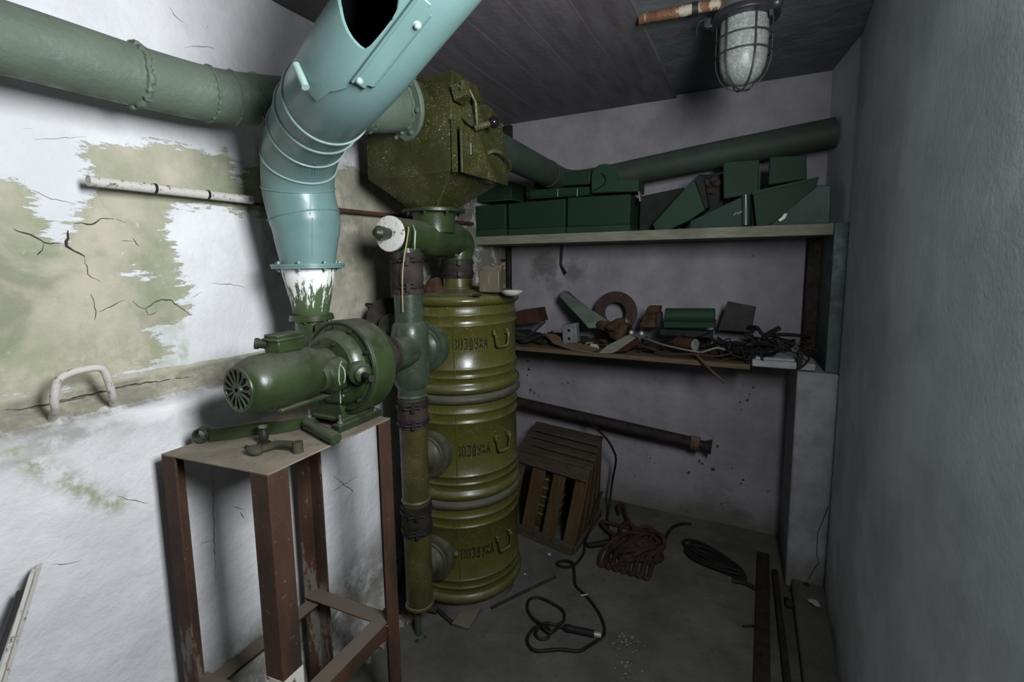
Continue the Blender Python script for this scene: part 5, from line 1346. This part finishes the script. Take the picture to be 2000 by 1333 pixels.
for i in range(8):
    a = rad(-22)+rr.uniform(-.12, .12); pts = []
    ra, rb = rr.uniform(.11, .15), rr.uniform(.018, .045); off = V((rr.uniform(-.015, .015), rr.uniform(-.02, .02), 0))
    for k in range(14):
        q = 2*pi*k/14; p = Matrix.Rotation(a, 3, 'Z')@V((ra*cos(q), rb*sin(q)*(1.4-.5*cos(q)), 0)); pts.append(c3_+off+p+V((0, 0, .008+.003*i)))
    mb.tube(smooth(pts, 4, closed=True), .0065, 8, closed=True)
mb.build('cable_coil', M['cable'], label='flat coil of black cable on the floor near the pillar', cat='cable')
MB().tube(smooth([fl(1430, 1134, .01), fl(1455, 1140, .01), fl(1475, 1150, .01), fl(1492, 1160, .01)], 5), .009, 8).build('rod_end', M['darkmetal'], label='short dark rod on the floor right of the black cable coil', cat='rod')
# hose stub by the pillar
MB().tube(smooth([V((.205, 2.10, .03)), ony(1535, 1168, 2.235), ony(1552, 1155, 2.235), ony(1580, 1144, 2.24)], 5), .014, 14).build('hose_stub', M['black'], label='thick black hose stub bent against the foot of the pillar', cat='hose')
MB().ball(fl(1592, 1178, .06), .018, 1.3, .8, .6, 16, 10, jit=.3).build('plaster_crumb', M['white'], label='pale lump of plaster at the foot of the pillar', cat='rubble')
# long boards on the right
t = thing('floor_board', fl(1500, 1250), 'long dark board lying on the floor, nearer the middle of the room', 'board', 'long boards on the floor along the right wall')
a0, a1 = fl(1478, 1075), V((.070, 1.30, 0))
MB().bar((.092, 2.46, .002), (.058, 1.2, .002), (.052, 0, 0), (0, 0, .016)).build('plank', M['rubber_dk'], t, bevel=.003)
t = thing('floor_board', (.17, 2, 0), 'long square bar lying on the floor beside the raised step', 'board', 'long boards on the floor along the right wall')
MB().bar((.150, 2.32, .001), (.172, 1.2, .001), (.022, 0, 0), (0, 0, .030)).build('bar', M['rubber_dk'], t, bevel=.003)
MB().tube([fl(1451, 1224, .006), fl(1486, 1223, .006)], .004, 8).build('thin_bar', M['darkmetal'], label='thin dark bar end poking out left of the floor boards', cat='bar')
# plank and junk in front of the canisters
t = thing('bent_plank', fl(930, 1190), 'pale bent metal strip on the floor in front of the lowest canister', 'strip')
MB().prism([fl(a, b, .004) for a, b in [(882, 1222), (898, 1200), (925, 1188), (955, 1176), (938, 1196), (915, 1232)]], (0, 0, .010)).build('plate', M['tin'], t, bevel=.002)
MB().tube([fl(960, 1188, .01), fl(1020, 1158, .01), fl(1085, 1127, .01)], .006, 8).build('thin_rod', M['junk'], label='thin rod lying on the floor pointing from the strip to the crate', cat='rod')
t = thing('floor_brush', fl(840, 1185), 'dark worn brush lying at the foot of the riser pipe', 'brush')
MB().tube(smooth([fl(822, 1180, .018), fl(838, 1188, .016), fl(854, 1192, .014)], 4), .016, 12).build('head', M['junk'], t)
MB().tube([fl(854, 1190, .014), fl(884, 1218, .010)], .007, 10).build('handle', M['rubber_dk'], t)
MB().tube(smooth([fl(797, 1165, .05), fl(798, 1190, .01), fl(808, 1196, .006), fl(812, 1188, .02)], 5), .004, 8).build('hook_wire', M['darkmetal'], label='small hooked wire hanging at the foot of the riser pipe', cat='wire')
for i, (a, b, s_) in enumerate(((1073, 1083, .008), (815, 1253, .006), (831, 1245, .005), (1202, 1062, .005), (900, 1190, .006), (1025, 1122, .005))):
    MB().ball(fl(a, b, s_*.4), s_, 1.2, 1, .6, 12, 8, jit=.3, seed=i).build('floor_crumb', M['white' if i in (0, 3, 5) else 'junk'], label=['white crumb on the floor below the crate', 'dark crumb on the floor right of the table, nearer the camera', 'dark crumb on the floor right of the table, by the riser foot', 'pale crumb between the crate and hose coil', 'dark pebble lying on the pale bent strip', 'small pale crumb on the floor beside the lowest canister'][i], cat='rubble')
# pale spilt plaster on the floor
mb = MB(); rr = random.Random(12)
for i in range(170):
    a, b = rr.gauss(1222, 13), rr.gauss(1280, 20); s_ = rr.uniform(.0008, .0026)
    mb.ball(fl(a, b, s_*.3), s_, 1.6, 1.2, .5, 8, 5, jit=.3, seed=i)
mb.build('plaster_dust', M['white'], label='scatter of pale plaster crumbs on the bare floor', cat='rubble', kind='stuff')
# broken plaster and rubble between table and canisters
mb = MB(); rr = random.Random(14)
for i in range(260):
    y = rr.uniform(.35, 1.38); x = -1.27+abs(rr.gauss(0, .05)); s_ = rr.uniform(.004, .018)
    mb.ball((x, y, s_*.4), s_, 1.3, 1.1, .7, 9, 6, jit=.5, seed=i)
mb.build('wall_rubble', flat('grey_rubble', (.24, .22, .19), .9), label='crumbled plaster rubble along the foot of the left wall', cat='rubble', kind='stuff')

# ------------------------------------------------------------------ caged lamp
LX, LY = -.048, 1.80
t = thing('bulkhead_lamp', (LX, LY, 2.275), 'caged glass jar lamp hanging from the ceiling', 'lamp')
MB().lathe([(.055, 2.31), (.055, 2.285), (.075, 2.275), (.080, 2.245), (.080, 2.225)], (LX, LY, 0), (0, 0, 1), 48).build('housing', M['steel'], t)
MB().lathe([(.070, 2.232), (.100, 2.230), (.104, 2.224), (.104, 2.212), (.098, 2.207), (.070, 2.207)], (LX, LY, 0), (0, 0, 1), 64).build('collar', M['cagemetal'], t, bevel=.001)
z0 = 2.21
pr = [(.072, z0), (.073, z0-.06), (.072, z0-.11), (.067, z0-.145), (.055, z0-.172), (.035, z0-.190), (.012, z0-.197), (.0005, z0-.198)]
MB().lathe(pr, (LX, LY, 0), (0, 0, 1), 56, cap=False).build('glass_jar', M['glass'], t, sharp=80)
cg = MB(); RC = .083
for i in range(6):
    a = rad(-64+60*i); e = V((cos(a), sin(a), 0)); o_ = V((LX, LY, 0))
    pts = [o_+e*RC+V((0, 0, z0)), o_+e*RC+V((0, 0, z0-.11)), o_+e*(RC*.94)+V((0, 0, z0-.145)), o_+e*(RC*.76)+V((0, 0, z0-.18)), o_+e*(RC*.42)+V((0, 0, z0-.206)), o_+V((0, 0, z0-.214))]
    cg.tube(smooth(pts, 4), .0022, 6)
for z in (z0-.055, z0-.105): cg.ring((LX, LY, z), (0, 0, 1), RC, .0022, 64, 6)
cg.build('wire_cage', M['cagemetal'], t)
# clamp ear at left
ea = V((LX-.105, LY-.02, 2.218))
MB().box(ea, (.022, .018, .03)).cyl(ea+V((-.012, 0, -.01)), ea+V((-.012, 0, .022)), .005, n=10).build('clamp_ear', M['cagemetal'], t, bevel=.002)
MB().tube(smooth([ea+V((-.010, 0, .015)), ea+V((-.028, 0, .01)), ea+V((-.038, 0, -.012)), ea+V((-.036, 0, -.032))], 5), [.006]*16, 8, flat=.5).build('hinge_hook', M['cagemetal'], t)
MB().ball((LX+.088, LY-.05, 2.222), .020, 1, 1, .9).build('screw_boss', M['cagemetal'], t)
MB().box((LX+.075, LY-.045, 2.20), (.010, .014, .02)).build('latch', M['cagemetal'], t)
# rusty conduit by the lamp
t = thing('rusty_conduit', (-.2, 1.74, 2.262), 'flaking rusty orange conduit under the ceiling running to the caged lamp', 'conduit')
qa, qb = onz(1248, 38, 2.272), onz(1440, 2, 2.272)
MB().cyl(qa, qb, .017, n=24).build('pipe', M['rust_or'], t)
MB().cyl(qa+(qb-qa)*.56, qa+(qb-qa)*.62, .021, n=24).build('joint', M['darkmetal'], t)
